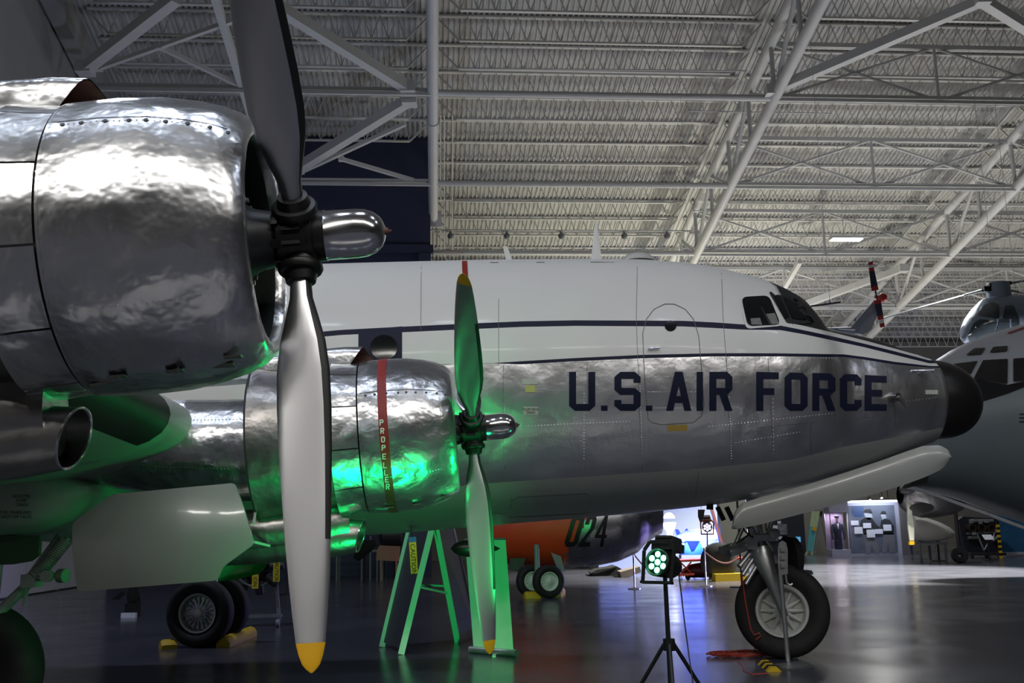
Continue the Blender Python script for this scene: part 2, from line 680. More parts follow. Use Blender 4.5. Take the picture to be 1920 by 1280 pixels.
# walls
mb = MB()
mb.hexa([B(BX0 - .3, -34, 0), B(BX0, -34, 0), B(BX0, 66, 0), B(BX0 - .3, 66, 0), B(BX0 - .3, -34, 30), B(BX0, -34, 30), B(BX0, 66, 30), B(BX0 - .3, 66, 30)])
wl = struct('wall_left', mb, M_CURTAIN, 'smooth grey wall liner on the left')
for by in (18, 21, 24, 27, 30, 33, 36, 39):
    m2 = MB()
    m2.box(B(BX0 + .06, by + 1.45, 1.9), (.1, 2.85, 3.7), (EX, EY, Vector((0, 0, 1))))
    obj('wall_panel', m2, M_WALLGREY, wl)
mb = MB()
mb.beam(B(BX0 + .35, 10, roof_z(10) - .2), B(BX0 + .35, WALLBY, roof_z(WALLBY) - .2), .5, 1.1)
obj('liner_fold', mb, M_CURTAIN, wl)
mb = MB()
mb.hexa([B(BX0, WALLBY, 0), B(-.12, WALLBY, 0), B(-.12, WALLBY + .3, 0), B(BX0, WALLBY + .3, 0), B(BX0, WALLBY, 22), B(-.12, WALLBY, 22), B(-.12, WALLBY + .3, 22), B(BX0, WALLBY + .3, 22)])
wf = struct('wall_far_left', mb, M_NAVY, 'dark navy blue far wall beside the bare roof column')
for z in (10.9, 13.2):
    m2 = MB()
    m2.box(B(-6, WALLBY - .12, z), (12, .2, .35), (EX, EY, Vector((0, 0, 1))))
    obj('wall_girt', m2, M_NAVY, wf)
m2 = MB()
m2.box(B(-.35, WALLBY - .15, 6.5), (.5, .3, 13), (EX, EY, Vector((0, 0, 1))))
obj('wall_post', m2, M_NAVY, wf)
mb = MB()
mb.box(B((BX0 + BX1) / 2, 62.2, 8), (BX1 - BX0, .4, 16), (EX, EY, Vector((0, 0, 1))))
struct('wall_far', mb, mat('far_wall', S(120, 118, 112), .7, var=.1, vscale=.3), 'pale far hangar wall below the eave')
mb = MB()
mb.box(B(BX1 + .2, 15, 14), (.4, 100, 30), (EX, EY, Vector((0, 0, 1))))
struct('wall_right', mb, M_CURTAIN, 'grey hangar wall far to the right')
mb = MB()
mb.box(B((BX0 + BX1) / 2, -34.2, 14), (BX1 - BX0, .4, 30), (EX, EY, Vector((0, 0, 1))))
struct('wall_back', mb, mat('back_wall', S(120, 120, 124), .7, var=.2, vscale=.2), 'hangar wall behind the viewpoint')

# open web joists, one object per joist and bay
def joist_mesh():
    m = MB()
    L, D = BAY - .3, .92
    m.box((L / 2, 0, .96), (L, .16, .07))
    m.box((L / 2, 0, .03), (L - 1.6, .13, .06))
    m.beam((0, 0, .9), (.8, 0, .03), .06, .06)
    m.beam((L, 0, .9), (L - .8, 0, .03), .06, .06)
    n = 17
    a = .8
    st = (L - 1.6) / n
    for i in range(n):
        x0 = a + i * st
        for p, q in (((x0, 0, .05), (x0 + st / 2, 0, .92)), ((x0 + st / 2, 0, .92), (x0 + st, 0, .05))):
            m.tube(p, q, .021, n=4, caps=False)
    return mesh_of('joist', m, M_JOIST)


JM = joist_mesh()
rot = Matrix((EX, EY, Vector((0, 0, 1)))).transposed().to_4x4()
SP = 1.52
j0 = RP(820, 19.5)
by_first = bxy(j0)[1] - SP * 12
for k in range(32):
    by = by_first + k * SP
    if by > EAVE - .3:
        break
    for bay in range(-1, 4):
        if bay == -1 and by > WALLBY - .2:
            continue
        o = bpy.data.objects.new('joist', JM)
        COL.objects.link(o)
        o.parent = ceiling
        o.matrix_local = Matrix.Translation(B(bay * BAY + .15, by, roof_z(by))) @ rot

# pipe trusses running down the slope
TD = 2.25          # depth of a truss


def strut_by(x, y):
    return bxy(RP(x, y, TD))[1]


SB = [strut_by(1000, 177), strut_by(1000, 345)]
PB = SB[1] - SB[0]
SB = [SB[0] - 2 * PB, SB[0] - PB, SB[0], SB[1], SB[1] + PB, SB[1] + 2 * PB]
for it in range(0, 4):
    bx = it * BAY
    e = WALLBY + .6 if it == 0 else EAVE - .2
    m = MB()
    m.tube(B(bx, 12, roof_z(12, .16)), B(bx, e, roof_z(e, .16)), .2, n=12)
    ch = obj('truss_top_chord', m, M_STEEL, ceiling)
    m = MB()
    m.tube(B(bx, 12, roof_z(12, TD)), B(bx, e, roof_z(e, TD)), .2, n=14)
    lo = obj('truss_bottom_chord', m, M_STEEL, ceiling)
    if it == 0:
        m = MB()
        m.tube(B(bx, WALLBY - 6.2, roof_z(WALLBY - 6.2, TD)), B(bx, WALLBY - 5.6, roof_z(WALLBY - 5.6, TD)), .24, n=14)
        m.box(B(bx, e, roof_z(e, TD)), (.7, .1, .7), (EX, EY, Vector((0, 0, 1))))
        obj('splice_plate', m, M_STEEL, lo)
    for i, sb in enumerate(SB):
        for f, t in ((0, .0), (0, .5), (.5, .5)):
            b0, b1 = sb + f * PB, sb + t * PB
            if max(b0, b1) > e - .3 or min(b0, b1) < 12:
                continue
            m = MB()
            m.tube(B(bx, b0, roof_z(b0, TD)), B(bx, b1 + (PB * .5 if (f == 0 and t == .5) else 0) * 0, roof_z(b1, .16)), .085, n=8)
            obj('truss_web', m, M_STEEL, lo)
        if sb + PB < e:
            m = MB()
            m.tube(B(bx, sb + .5 * PB, roof_z(sb + .5 * PB, .16)), B(bx, sb + PB, roof_z(sb + PB, TD)), .085, n=8)
            obj('truss_web', m, M_STEEL, lo)
# struts and cross frames between the trusses
for bay in range(-1, 3):
    for sb in SB:
        if sb < 15 or sb > (WALLBY if bay < 0 else EAVE) - .5:
            continue
        x0, x1 = bay * BAY, (bay + 1) * BAY
        xm = (x0 + x1) / 2
        m = MB()
        if bay == 0:
            m.tube(B(x0, sb, roof_z(sb, TD)), B(x1, sb, roof_z(sb, TD)), .12, n=10)
        else:
            m.beam(B(x0, sb, roof_z(sb, TD - .08)), B(x1, sb, roof_z(sb, TD - .08)), .2, .12)
            m.beam(B(x0, sb - .12, roof_z(sb, TD + .1)), B(x1, sb - .12, roof_z(sb, TD + .1)), .1, .12)
        st = obj('roof_strut', m, M_STEEL, ceiling)
        if bay >= 1:
            s2 = sb
            zb, zt = roof_z(sb, TD), roof_z(s2, .2)
            m = MB()
            m.beam(B(x0, s2, zt), B(x1, s2, zt), .16, .16)
            obj('upper_strut', m, M_STEEL, st)
            for p, q in ((B(xm, sb, zb), B(xm, s2, zt)), (B(xm, sb, zb), B(x0, s2, zt)), (B(xm, sb, zb), B(x1, s2, zt)),
                         (B(xm, s2, zt), B(x0, sb, zb)), (B(xm, s2, zt), B(x1, sb, zb))):
                m = MB()
                m.tube(p, q, .06, n=6)
                obj('cross_brace', m, M_STEEL, st)
# wind braces lying in the bottom chord layer
for (xa, ya), (xb, yb), w in (((1447, 170), (1850, -3), .3), ((1693, 503), (1500, 574), .3), ((160, 128), (330, -4), .34), ((765, 165), (500, 0), .34),
                              ((768, 187), (548, 322), .34), ((478, 240), (402, -10), .24), ((185, 128), (440, 38), .14),
                              ((300, 88), (448, 160), .14), ((640, 298), (776, 338), .14), ((565, 322), (760, 232), .14), ((520, 340), (640, 270), .12),
                              ((1470, 540), (1500, 490), .2), ((1840, 0), (1935, 60), .3)):
    p, q = RP(xa, ya, TD - .1), RP(xb, yb, TD - .1)
    m = MB()
    m.beam(p, q, w, w)
    m.box(p, (w * 1.5, w * 1.5, w * 1.2))
    obj('wind_brace', m, M_STEEL, ceiling)
# sprinkler and conduit lines
m = MB()
m.tube(RP(790, 431, 1.2), RP(1300, 433, 1.2), .04, n=6)
cl = obj('light_track', m, M_STEEL, ceiling)
for xx in (845, 950, 1052, 1170, 1250):
    m = MB()
    p = RP(xx, 433, 1.2)
    m.tube(p, p + Vector((0, 0, -.12)), .05, n=8)
    m.sphere(p + Vector((0, -.05, -.25)), .15, 10, 6)
    obj('track_spot', m, M_GREY, cl)
for (xa, xb, y) in ((795, 1400, 128), (1290, 1560, 208), (1300, 1640, 395)):
    m = MB()
    m.tube(RP(xa, y, .6), RP(xb, y + 5, .6), .03, n=6)
    obj('sprinkler_pipe', m, M_STEEL, ceiling)
for x in (826, 833, 848):
    m = MB()
    p = RP(x, 215, .3)
    q = RP(x, 480, .3)
    m.tube(p, q, .035, n=6)
    obj('conduit', m, M_STEEL, ceiling)


def highbay(p, label, power, color=(1, 1, 1), length=1.3, cable=True, spread=None, rz=BC):
    t = thing('high_bay_light', label, 'lamp', p, rz, 'high bay lights of the hall')
    R3 = Matrix.Rotation(rz, 3, 'Z')
    P0 = Vector(p)
    w = lambda a, b, c: P0 + R3 @ Vector((a, b, c))
    m = MB()
    m.box(w(0, 0, .06), (length, .42, .1), (R3 @ Vector((1, 0, 0)), R3 @ Vector((0, 1, 0)), Vector((0, 0, 1))))
    obj('housing', m, M_STEEL, t)
    m = MB()
    m.box(w(0, 0, -.01), (length - .06, .38, .03), (R3 @ Vector((1, 0, 0)), R3 @ Vector((0, 1, 0)), Vector((0, 0, 1))))
    obj('diffuser', m, M_LED, t)
    m = MB()
    zt = roof_z(max(RIDGE, P0.dot(EY))) + .9
    m.tube(w(-.1, 0, .1), (P0.x - .05, P0.y, zt), .015, n=5)
    obj('cable', m, M_STEEL, t)
    L = light('high_bay_lamp', 'AREA', P0 + Vector((0, 0, -.05)), P0 + Vector((0, 0, -5)), power, color, length, .4)
    L.parent = t
    L.matrix_parent_inverse = WM[t.name].inverted()
    return t


highbay(AT(1587, 449, 40), 'bright white rectangular lamp hanging from the roof above the cockpit', 700, (.9, .94, 1))
_hb = 'white rectangular roof lamp above and behind the viewpoint'
for x in (-10, -7, -4, -1, 2, 5, 8, 11, 14, 17):
    highbay((x, -6.0, 13.0), _hb, 235, (1, .95, .88), 2.0)
for x in (-8, -4, 0, 6, 12):
    highbay((x, 5.0, 14.0), 'white rectangular roof lamp above the foreground engine', 110, (.74, .83, 1), 1.4)
highbay((-8.0, 16, 13.2), 'unseen white rectangular roof lamp added to brighten the left wall', 420, (.72, .78, 1), 1.4)  # extra lamp out of view, added to brighten the left wall
highbay((20.0, 58, 11.2), 'unseen white rectangular roof lamp added to brighten the exhibits right of the nose', 420, (1, .97, .9), 1.4)  # hidden lamp added so the folding sign gets light
light('floor_pool', 'SPOT', (17.5, 36, 13.5), (11.6, 37.5, 0), 85000, (1, .97, .86), .25, spot=66, blend=.45)


def fill_uplight(p, label, power, color):  # unseen fill lamp and stand, added to brighten the roof
    """an unseen lamp added on a tall stand to wash the roof"""
    t = thing('added_roof_uplight', label, 'lamp', (p[0], p[1], 0), 0, 'added roof washing lamps')
    m = MB()
    m.tube((p[0], p[1], .03), (p[0], p[1], p[2] - .1), .03, n=8)
    m.lathe((p[0], p[1], 0), UPV, [(0, .001), (0, .35), (.03, .35), (.03, .001)], 20)
    obj('stand', m, M_BLACK, t)
    m = MB()
    m.lathe((p[0], p[1], p[2] - .15), UPV, [(0, .001), (0, .2), (.1, .32), (.2, .34), (.2, .3), (.12, .28), (.12, .001)], 20)
    obj('reflector', m, M_STEEL, t)
    L = light('roof_fill_lamp', 'AREA', (p[0], p[1], p[2] + .06), (p[0], p[1], p[2] + 5), power, color, .5)
    L.parent = t
    L.matrix_parent_inverse = WM[t.name].inverted()


UPV = Vector((0, 0, 1))
for p, pw, c in (((3.0, 47, 6.0), 430, (1, .96, .74)), ((11.0, 50, 6.5), 680, (1, .95, .8)), ((-1.2, 27, 4.2), 70, (1, .98, .95)), ((6.5, 30, 4.2), 105, (1, .98, .97)), ((-6.6, 30, 4.5), 210, (.55, .68, 1)), ((16.5, 33, 4.0), 430, (.9, .9, 1)), ((24, 46, 4.0), 760, (1, .96, .9))):
    fill_uplight(p, 'unseen lamp on a tall stand, added behind the transport airplane to wash the roof', pw, c)

# ------------------------------------------------------------------ the four engined transport
PB_ = math.radians(3.0)
PF, PL, UP = Vector((math.cos(PB_), math.sin(PB_), 0)), Vector((-math.sin(PB_), math.cos(PB_), 0)), Vector((0, 0, 1))
HUB3 = AT(885, 803, 9.3)
HUB4 = AT(562, 445, 4.70)
V3 = -4.1
ORG = Vector((HUB3.x, HUB3.y, 0)) - PL * V3
V4 = (Vector((HUB4.x, HUB4.y, 0)) - ORG).dot(PL)


def W(u, v, z):
    return ORG + PF * u + PL * v + UP * z


def PXV(x, y, v):
    d = ray(x, y)
    c = Vector((0, 0, CAM_H))
    k = (v - (c - ORG).dot(PL)) / d.dot(PL)
    p = c + d * k
    return (p - ORG).dot(PF), p.z


def WP(x, y, v):
    u, z = PXV(x, y, v)
    return W(u, v, z)


plane = thing('transport_airplane', 'polished silver and white four-engined propeller transport lettered U.S. AIR FORCE', 'airplane', ORG, PB_)

TOPP = [(560, 497), (900, 488), (1100, 486), (1200, 487), (1280, 493), (1330, 500), (1381, 512), (1414, 520), (1448, 532), (1475, 544), (1500, 563), (1530, 608),
        (1560, 617), (1593, 624), (1621, 629), (1649, 636), (1677, 645), (1706, 656), (1742, 671)]
BOTP = [(700, 1003), (850, 991), (900, 986), (1000, 978), (1100, 970), (1200, 961), (1300, 951), (1340, 946), (1400, 937), (1450, 926), (1500, 914), (1600, 889), (1700, 853), (1760, 822)]
RTOP = [(1742, 671), (1762, 678), (1790, 691), (1818, 711), (1832, 727), (1840, 741), (1842, 752)]
RBOT = [(1760, 822), (1779, 816), (1804, 806), (1824, 790), (1836, 774), (1842, 752)]
uz = lambda L, v: np.array([PXV(x, y, v) for x, y in L])
T, Bt = uz(TOPP, -.22), uz(BOTP, -.05)
T[:, 1] += .008
UJ = (T[-1, 0] + Bt[-1, 0]) / 2
T = np.vstack([[-12, T[0, 1]], T])
Bt = np.vstack([[-12, Bt[0, 1] + .0], Bt])
T[-1, 0] = Bt[-1, 0] = UJ
us = np.concatenate([np.linspace(-10.5, T[1, 0], 24)[:-1], np.linspace(T[1, 0], UJ, 230)])


def smooth(a, k):
    p = np.pad(a, (k, k), 'edge')
    return np.convolve(p, np.ones(2 * k + 1) / (2 * k + 1), 'valid')


zt, zb = np.interp(us, T[:, 0], T[:, 1]), np.interp(us, Bt[:, 0], Bt[:, 1])
e0, e1 = zt[-1], zb[-1]
zt[24:], zb[24:] = smooth(zt[24:], 3), smooth(smooth(zb[24:], 6), 6)
zt[-1], zb[-1] = e0, e1
hz, zc = (zt - zb) / 2, (zt + zb) / 2
wv = hz * np.interp(us, [us[0], 3.5, 5.2, UJ], [1, 1, 1.06, 1.0])


def ring_np(i, th):
    v = -wv[i] * np.sin(th)
    z = zc[i] + hz[i] * np.cos(th)
    o = np.array(ORG)
    return o + us[i] * np.array(PF) + v[:, None] * np.array(PL) + z[:, None] * np.array([0, 0, 1.0])


C_ANTI = [(1474, 604), (1509, 611), (1565, 624), (1621, 638), (1677, 653), (1742, 671.5)]
C_S1T = [(-400, 690), (300, 650), (640, 619), (754, 613), (860, 608), (976, 603), (1077, 601), (1280, 602), (1340, 605), (1396, 609), (1464, 611), (1509, 620), (1565, 632), (1621, 645), (1677, 659), (1742, 676)]
C_S1B = [(-400, 700), (300, 659), (640, 627), (754, 622), (860, 617), (976, 612), (1077, 610), (1280, 611), (1340, 614), (1396, 617), (1464, 618), (1509, 626), (1565, 638), (1621, 650), (1677, 664), (1742, 680)]
C_S2T = [(-400, 960), (300, 850), (480, 762), (640, 694), (755, 686), (926, 680.5), (976, 677), (1077, 671), (1204, 665), (1340, 662), (1452, 662), (1582, 664), (1621, 669), (1677, 678), (1745, 686)]
C_S2B = [(-400, 960.4), (300, 850.4), (480, 762.4), (640, 694.4), (755, 686.4), (926, 681), (976, 683), (1077, 677), (1204, 671.5), (1340, 668), (1452, 668), (1582, 669), (1621, 674), (1677, 683), (1745, 689)]
C_GR = [(-400, 1000), (300, 960), (600, 935), (700, 927), (925, 905), (1280, 881), (1482, 862), (1593, 835), (1677, 820), (1762, 802)]
CURV = [np.array(c, float) for c in (C_ANTI, C_S1T, C_S1B, C_S2T, C_S2B, C_GR)]
CURV[1][:, 1] -= .8
CURV[2][:, 1] += .8
thS = np.linspace(0.001, math.pi - .001, 700)
ROWS = [4, 12, 2, 8, 2, 14, 10]
rings, surf_rows = [], []
knots_all = []
for i in range(len(us)):
    px = proj_np(ring_np(i, thS))
    kn = [0.0]
    for ci, c in enumerate(CURV):
        if ci == 0 and px[:, 0].mean() < 1470:
            kn.append(.03)
            continue
        d = px[:, 1] - np.interp(px[:, 0], c[:, 0], c[:, 1])
        j0 = int(np.argmin(px[:350, 1]))
        idx = np.where(d[j0:] > 0)[0]
        j = (idx[0] + j0) if len(idx) else 698
        t = thS[j]
        if j > 0 and d[j] - d[j - 1] > 1e-9 and d[j - 1] <= 0:
            t = thS[j - 1] + (thS[j] - thS[j - 1]) * (-d[j - 1]) / (d[j] - d[j - 1])
        kn.append(max(t, kn[-1] + .0015))
    kn.append(math.pi)
    th = []
    for a, b, n in zip(kn[:-1], kn[1:], ROWS):
        th += list(a + (b - a) * np.arange(n) / n)
    th.append(math.pi)
    near = ring_np(i, np.array(th))
    far = ring_np(i, -np.array(th[1:-1]))[::-1]
    rings.append(np.vstack([near, far]))
nth = len(th)
rowmat = []
for bi, n in enumerate(ROWS):
    rowmat += [bi] * n
MI = [4, 0, 1, 0, 1, 2, 3]      # white, blue, silver, grey, antiglare
mb = MB()
n = len(rings[0])
vs_ = [tuple(p) for r in rings for p in r]
u_ws = PXV(1478, 600, -1.2)[0]
fs, ms = [], []
for i in range(len(rings) - 1):
    for j in range(n):
        k = (j + 1) % n
        fs.append((i * n + j, (i + 1) * n + j, (i + 1) * n + k, i * n + k))
        row = j if j < nth - 1 else n - 1 - j
        b = rowmat[row]
        mi = MI[b]
        if b == 0 and us[i] < u_ws:
            mi = 0
        ms.append(mi)
fs.append(tuple(range(n)))
ms.append(0)
mb.v, mb.f, mb.m = vs_, fs, ms
fus = obj('fuselage', mb, [M_WHITE, M_BLUE, M_ALUF, M_GREYP, M_ANTI], plane, sharp=60)
thF = np.linspace(0.02, math.pi - .02, 260)
SF = Surf(np.array([ring_np(i, thF) for i in range(len(us))]))
SF.front[:] = True

# radome
RT, RB = uz(RTOP, -.1), uz(RBOT, -.1)
tipu, tipz = RT[-1]
tt = 1 - np.cos(np.linspace(0, math.pi / 2, 22))
ru = UJ + (tipu - UJ) * np.sin(np.linspace(0, math.pi / 2, 22))
rzt = np.interp(ru, np.r_[UJ, RT[1:, 0]], np.r_[e0, RT[1:, 1]])
rzb = np.interp(ru, np.r_[UJ, RB[1:, 0]], np.r_[e1, RB[1:, 1]])
ratio = (ru - UJ) / (tipu - UJ)
ell = np.sqrt(np.maximum(0, 1 - ratio ** 2))
zm = np.interp(ratio, [0, 1], [(e0 + e1) / 2, tipz])
rr = []
for i in range(22):
    h0 = (e0 - e1) / 2 * (ell[i] * .6 + .4 * math.sqrt(max(0, 1 - ratio[i] ** 3))) + 1e-4
    rr.append([W(ru[i], -h0 * math.sin(t), zm[i] + h0 * math.cos(t)) for t in [2 * math.pi * k / 40 for k in range(40)]])
mb = MB()
mb.loft(rr)
obj('radome', mb, M_RADOME, fus, 'matt black rounded nose cone', sharp=60)
m = MB()
hj = (e0 - e1) / 2
m.lathe(W(UJ - .012, 0, (e0 + e1) / 2), PF, [(0, hj * 1.004), (.02, hj * 1.004)], 48)
obj('radome_joint', m, M_SEAM, fus)

# lettering
for ch, x0, x1, ya, yb in (('U', 1067, 1116, 697, 697), ('.', 1127, 1139, 760, 760), ('S', 1152, 1201, 697, 697), ('.', 1211, 1223, 760, 760),
                           ('A', 1249, 1296, 697, 697), ('I', 1306, 1318, 697, 697), ('R', 1330, 1373, 697, 697),
                           ('F', 1418, 1460, 697, 698), ('O', 1471, 1514, 698, 699), ('R', 1523, 1566, 699, 700), ('C', 1575, 1615, 701, 702), ('E', 1621, 1662, 703, 705)):
    m = SF.quads(block_px(ch, x0, x1, ya, 770, yb, 13), 2, 5, .005)
    obj('letter', m, M_BLUE, fus, 'dark blue painted capital letter')
# dark blue block with round cabin window
obj('blue_panel', SF.quads([((672, 619), (754, 612), (754, 676), (672, 680))], 8, 8, .005), M_BLUE, fus, 'dark blue painted rectangle around the cabin window')
m = SF.fan(circle_px(720, 652, 25, 23), .012)
w_ = obj('cabin_window', m, M_GLASS, fus, 'round dark cabin window')
c_ = circle_px(720, 652, 27, 25)
obj('window_rim', SF.line(c_ + c_[:1], 1.0, .016, 30), M_SEAM, fus)
obj('red_stripe', SF.quads([((866, 489.5), (876, 489.5), (878, 530), (868, 530))], 2, 8, .006), M_RED, fus, 'red propeller warning stripe')
# door, panels, seams
door = [(1215, 786), (1208, 700), (1205, 625), (1212, 598), (1226, 580), (1246, 570), (1264, 570), (1285, 580), (1300, 598), (1310, 630), (1316, 700), (1320, 760), (1315, 780), (1300, 792), (1240, 796), (1222, 792), (1215, 786)]
obj('door_seam', SF.line(door, 1.2, .004), M_SEAMF, fus, 'thin outline of the crew door')
obj('door_window', SF.fan(circle_px(1257, 611, 11, 10), .008), M_GLASS, fus, 'small round dark door window')
m = MB()
p, q = SF.at(1214, 655, .03), SF.at(1236, 653, .03)
m.tube(p, q, .012, n=8)
obj('door_handle', m, M_ALU, fus)
for pts in ([(944, 684), (943, 760), (946, 880)], [(1101, 682), (1101, 770)], [(1195, 500), (1193, 600), (1196, 680)], [(1197, 680), (1199, 770), (1204, 880)], [(1352, 498), (1356, 600), (1362, 680)], [(1362, 672), (1366, 770), (1374, 868)],
            [(1420, 802), (1640, 781)], [(1520, 792), (1520, 850)], [(1672, 700), (1680, 800)], [(700, 683), (845, 683)], [(935, 684), (935, 560)], [(790, 500), (789, 620)],
            [(905, 492), (1194, 491)], [(1560, 672), (1565, 800)], [(1440, 672), (1450, 860)], [(1300, 960), (1310, 885)], [(958, 930), (956, 970), (1100, 962), (1108, 945), (1100, 925), (970, 932), (958, 940)]):
    obj('panel_seam', SF.line(pts, .8, .003), M_SEAMF, fus)
# raised rivet rows, one strip per row
for (xa, ya), (xb, yb), st in (((940, 686), (1200, 674), 5), ((1210, 684), (1318, 680), 4.5), ((1340, 672), (1560, 671), 5), ((944, 700), (946, 870), 5), ((1199, 684), (1204, 870), 5), ((1365, 680), (1372, 860), 5),
                               ((1216, 706), (1310, 706), 4), ((1216, 735), (1316, 735), 4), ((1216, 765), (1316, 765), 4), ((1330, 800), (1560, 775), 6), ((1640, 760), (1755, 745), 6), ((1380, 830), (1500, 810), 6),
                               ((1095, 720), (1095, 860), 6), ((1450, 690), (1450, 850), 7), ((960, 800), (1180, 790), 6)):
    L = math.hypot(xb - xa, yb - ya)
    k = int(L / st)
    m = MB()
    for i in range(k + 1):
        p0 = SF.at(xa + (xb - xa) * i / k, ya + (yb - ya) * i / k, 0)
        p1 = SF.at(xa + (xb - xa) * i / k, ya + (yb - ya) * i / k, .004)
        m.tube(p0, p1, .008, .005, n=6)
    o = obj('rivet_row', m, M_ALUF, fus)
    o['kind'] = 'stuff'
obj('data_label', SF.quads([((979, 710), (1008, 710), (1008, 720), (979, 720))], 3, 2, .006), mat('label_white', S(200, 205, 195), .5), fus, 'small white printed label')
obj('fluid_patch', SF.quads([((985, 722), (1003, 722), (1003, 735), (985, 735))], 3, 2, .006), mat('patch_yellow', S(205, 205, 120), .5), fus)
obj('data_label', SF.quads([((981, 762), (1009, 762), (1009, 777), (981, 777))], 3, 2, .006), MATS['label_white'], fus)
obj('fluid_patch', SF.quads([((1252, 797), (1289, 796), (1289, 807), (1252, 808))], 3, 2, .006), mat('patch_tan', S(190, 160, 80), .5), fus)
obj('fluid_patch', SF.quads([((1735, 731), (1758, 731), (1758, 739), (1735, 739))], 3, 2, .006), MATS['label_white'], fus)
for y, t in ((769, 'FILLER NECK'), (775, 'DRAIN')):
    v, f = text2d(t, 4.6, aspect=.8)
    m = MB()
    m.add([SF.at(995 + a, y - b, .009) for a, b in v], f)
    obj('label_text', m, M_BLACK, fus)

# cockpit glazing
M_PANE = M_GLASS
side = [(1389, 560), (1395, 556), (1440, 554), (1448, 558), (1463, 600), (1461, 609), (1452, 613), (1404, 612), (1396, 606)]
obj('window_frame', SF.fan(rounded([(1385, 555), (1443, 551), (1468, 611), (1398, 617)], 10), .008), M_WHITE, fus)
pane = obj('cockpit_side_window', SF.fan(rounded([(1389, 558), (1441, 555), (1463, 609), (1401, 612)], 11), .014), M_PANE, fus, 'rounded dark cockpit side window')
obj('cockpit_interior', SF.quads([((1406, 598), (1424, 597), (1428, 610), (1408, 609)), ((1434, 590), (1452, 588), (1460, 608), (1442, 609))], 2, 2, .0155), mat('interior_pale', S(120, 124, 118), .5, var=.3, vscale=9), fus)
obj('window_post', SF.quads([((1424, 577), (1428, 577), (1446, 609), (1441, 609))], 2, 5, .017), M_BLACK, fus)
obj('windshield_frame', SF.fan(rounded([(1441, 548), (1462, 546), (1499, 566), (1527, 606), (1500, 608), (1474, 605)], 4), .010), M_ANTI, fus)
for q in ([(1450, 556), (1460, 554), (1479, 596), (1470, 599)], [(1467, 557), (1496, 572), (1520, 604), (1484, 598)]):
    obj('windshield_pane', SF.fan(rounded(q, 3), .02), M_PANE, fus, 'dark windshield pane')

# roof and belly fittings
m = MB()
u, z = PXV(1118, 488, 0)
u2, z2 = PXV(1118, 413, 0)
m.loft([[W(u - .075, .0, z), W(u, -.02, z), W(u + .075, 0, z), W(u, .02, z)], [W(u2 - .012, 0, z2), W(u2, -.006, z2), W(u2 + .012, 0, z2), W(u2, .006, z2)]])
obj('antenna_mast', m, M_WHITE, plane, 'thin white antenna spike on the cabin roof')
m = MB()
q = [WP(x, y, 0) for x, y in ((943, 462), (951, 462), (961, 490), (949, 490))]
m.prism([p - PL * .02 for p in q], PL * .04)
obj('blade_antenna', m, M_WHITE, plane)
m = MB()
u, z = PXV(1196, 489, 0)
m.lathe(W(u, 0, z - .02), UP, [(0, .24), (.05, .225), (.1, .16), (.13, .05), (.132, .001)], 24)
obj('astrodome', m, mat('dome_plastic', S(200, 200, 195), .2, spec=.6), plane, 'low clear observation dome')
m = MB()
pod = []
for i in range(15):
    s = i / 14
    x = 845 + 93 * s
    r = .105 * math.sin(math.pi * (s ** .72)) ** .8 if 0 < s < 1 else .001
    c = WP(x, 1028, -.3)
    pod.append([c + (PL * math.cos(t) + UP * math.sin(t)) * r for t in [2 * math.pi * k / 16 for k in range(16)]])
m.loft(pod)
m.tube(WP(893, 1020, -.3), WP(893, 975, -.2), .025, n=8)
obj('loop_antenna_pod', m, mat('pod_black', S(20, 26, 22), .35), plane, 'dark teardrop antenna pod under the belly')
m = MB()
c = SF.at(1672, 745, 0)
c2 = SF.at(1672, 745, .12)
m.tube(c, c2, .07, .05, n=12)
m.tube(c2 + UP * 0, c2 + PF * .1 - UP * .12, .03, n=8)
obj('drain_fitting', m, M_ALUD, fus)
m = MB()
c = SF.at(1722, 699, .06)
m.tube(c - PF * .14, c + PF * .16, .012, .02, n=8)
m.tube(c, SF.at(1722, 699, 0), .015, n=8)
obj('pitot_tube', m, M_ALU, fus)
m = MB()
m.tube(WP(1331, 938, -.2), WP(1331, 955, -.2), .045, n=10)
obj('belly_drain', m, M_BLACK, plane)
m = MB()
m.box(WP(915, 968, -.75), (.28, .02, .26), (PF, PL, UP))
obj('belly_patch', SF.quads([((902, 963), (944, 962), (944, 985), (902, 988))], 6, 4, .006), M_GREYP, fus)

# ---------------- wing
M_WING = mat('wing_paint', S(150, 156, 152), .42, var=.06, vscale=1.2, coat=.1)
LOWER = [(0, 0), (.004, -.08), (.014, -.15), (.035, -.22), (.08, -.30), (.15, -.385), (.25, -.47), (.38, -.54), (.55, -.54), (.75, -.42), (1, -.2)]
UPPER = [(.85, .0), (.6, .2), (.4, .31), (.25, .36), (.14, .34), (.07, .28), (.03, .2), (.012, .13), (.003, .06)]
uL3, zL3 = PXV(352, 792, V3 - .55)
LE = [(-1.2, uL3 + .5, zL3 - .42, 5.2), (V3 - .55, uL3, zL3, 4.8), (V4, uL3 - .95, zL3 + .5, 4.2), (V4 - 5.5, uL3 - 1.7, zL3 + 1.15, 3.3)]


def wing_sec(v):
    vv = [l[0] for l in LE][::-1]
    f = lambda k: float(np.interp(v, vv, [l[k] for l in LE][::-1]))
    return f(1), f(2), f(3)


def wing_pt(v, a, b):
    u, z, c = wing_sec(v)
    return W(u - a * c, v, z + b * c / 4.8)


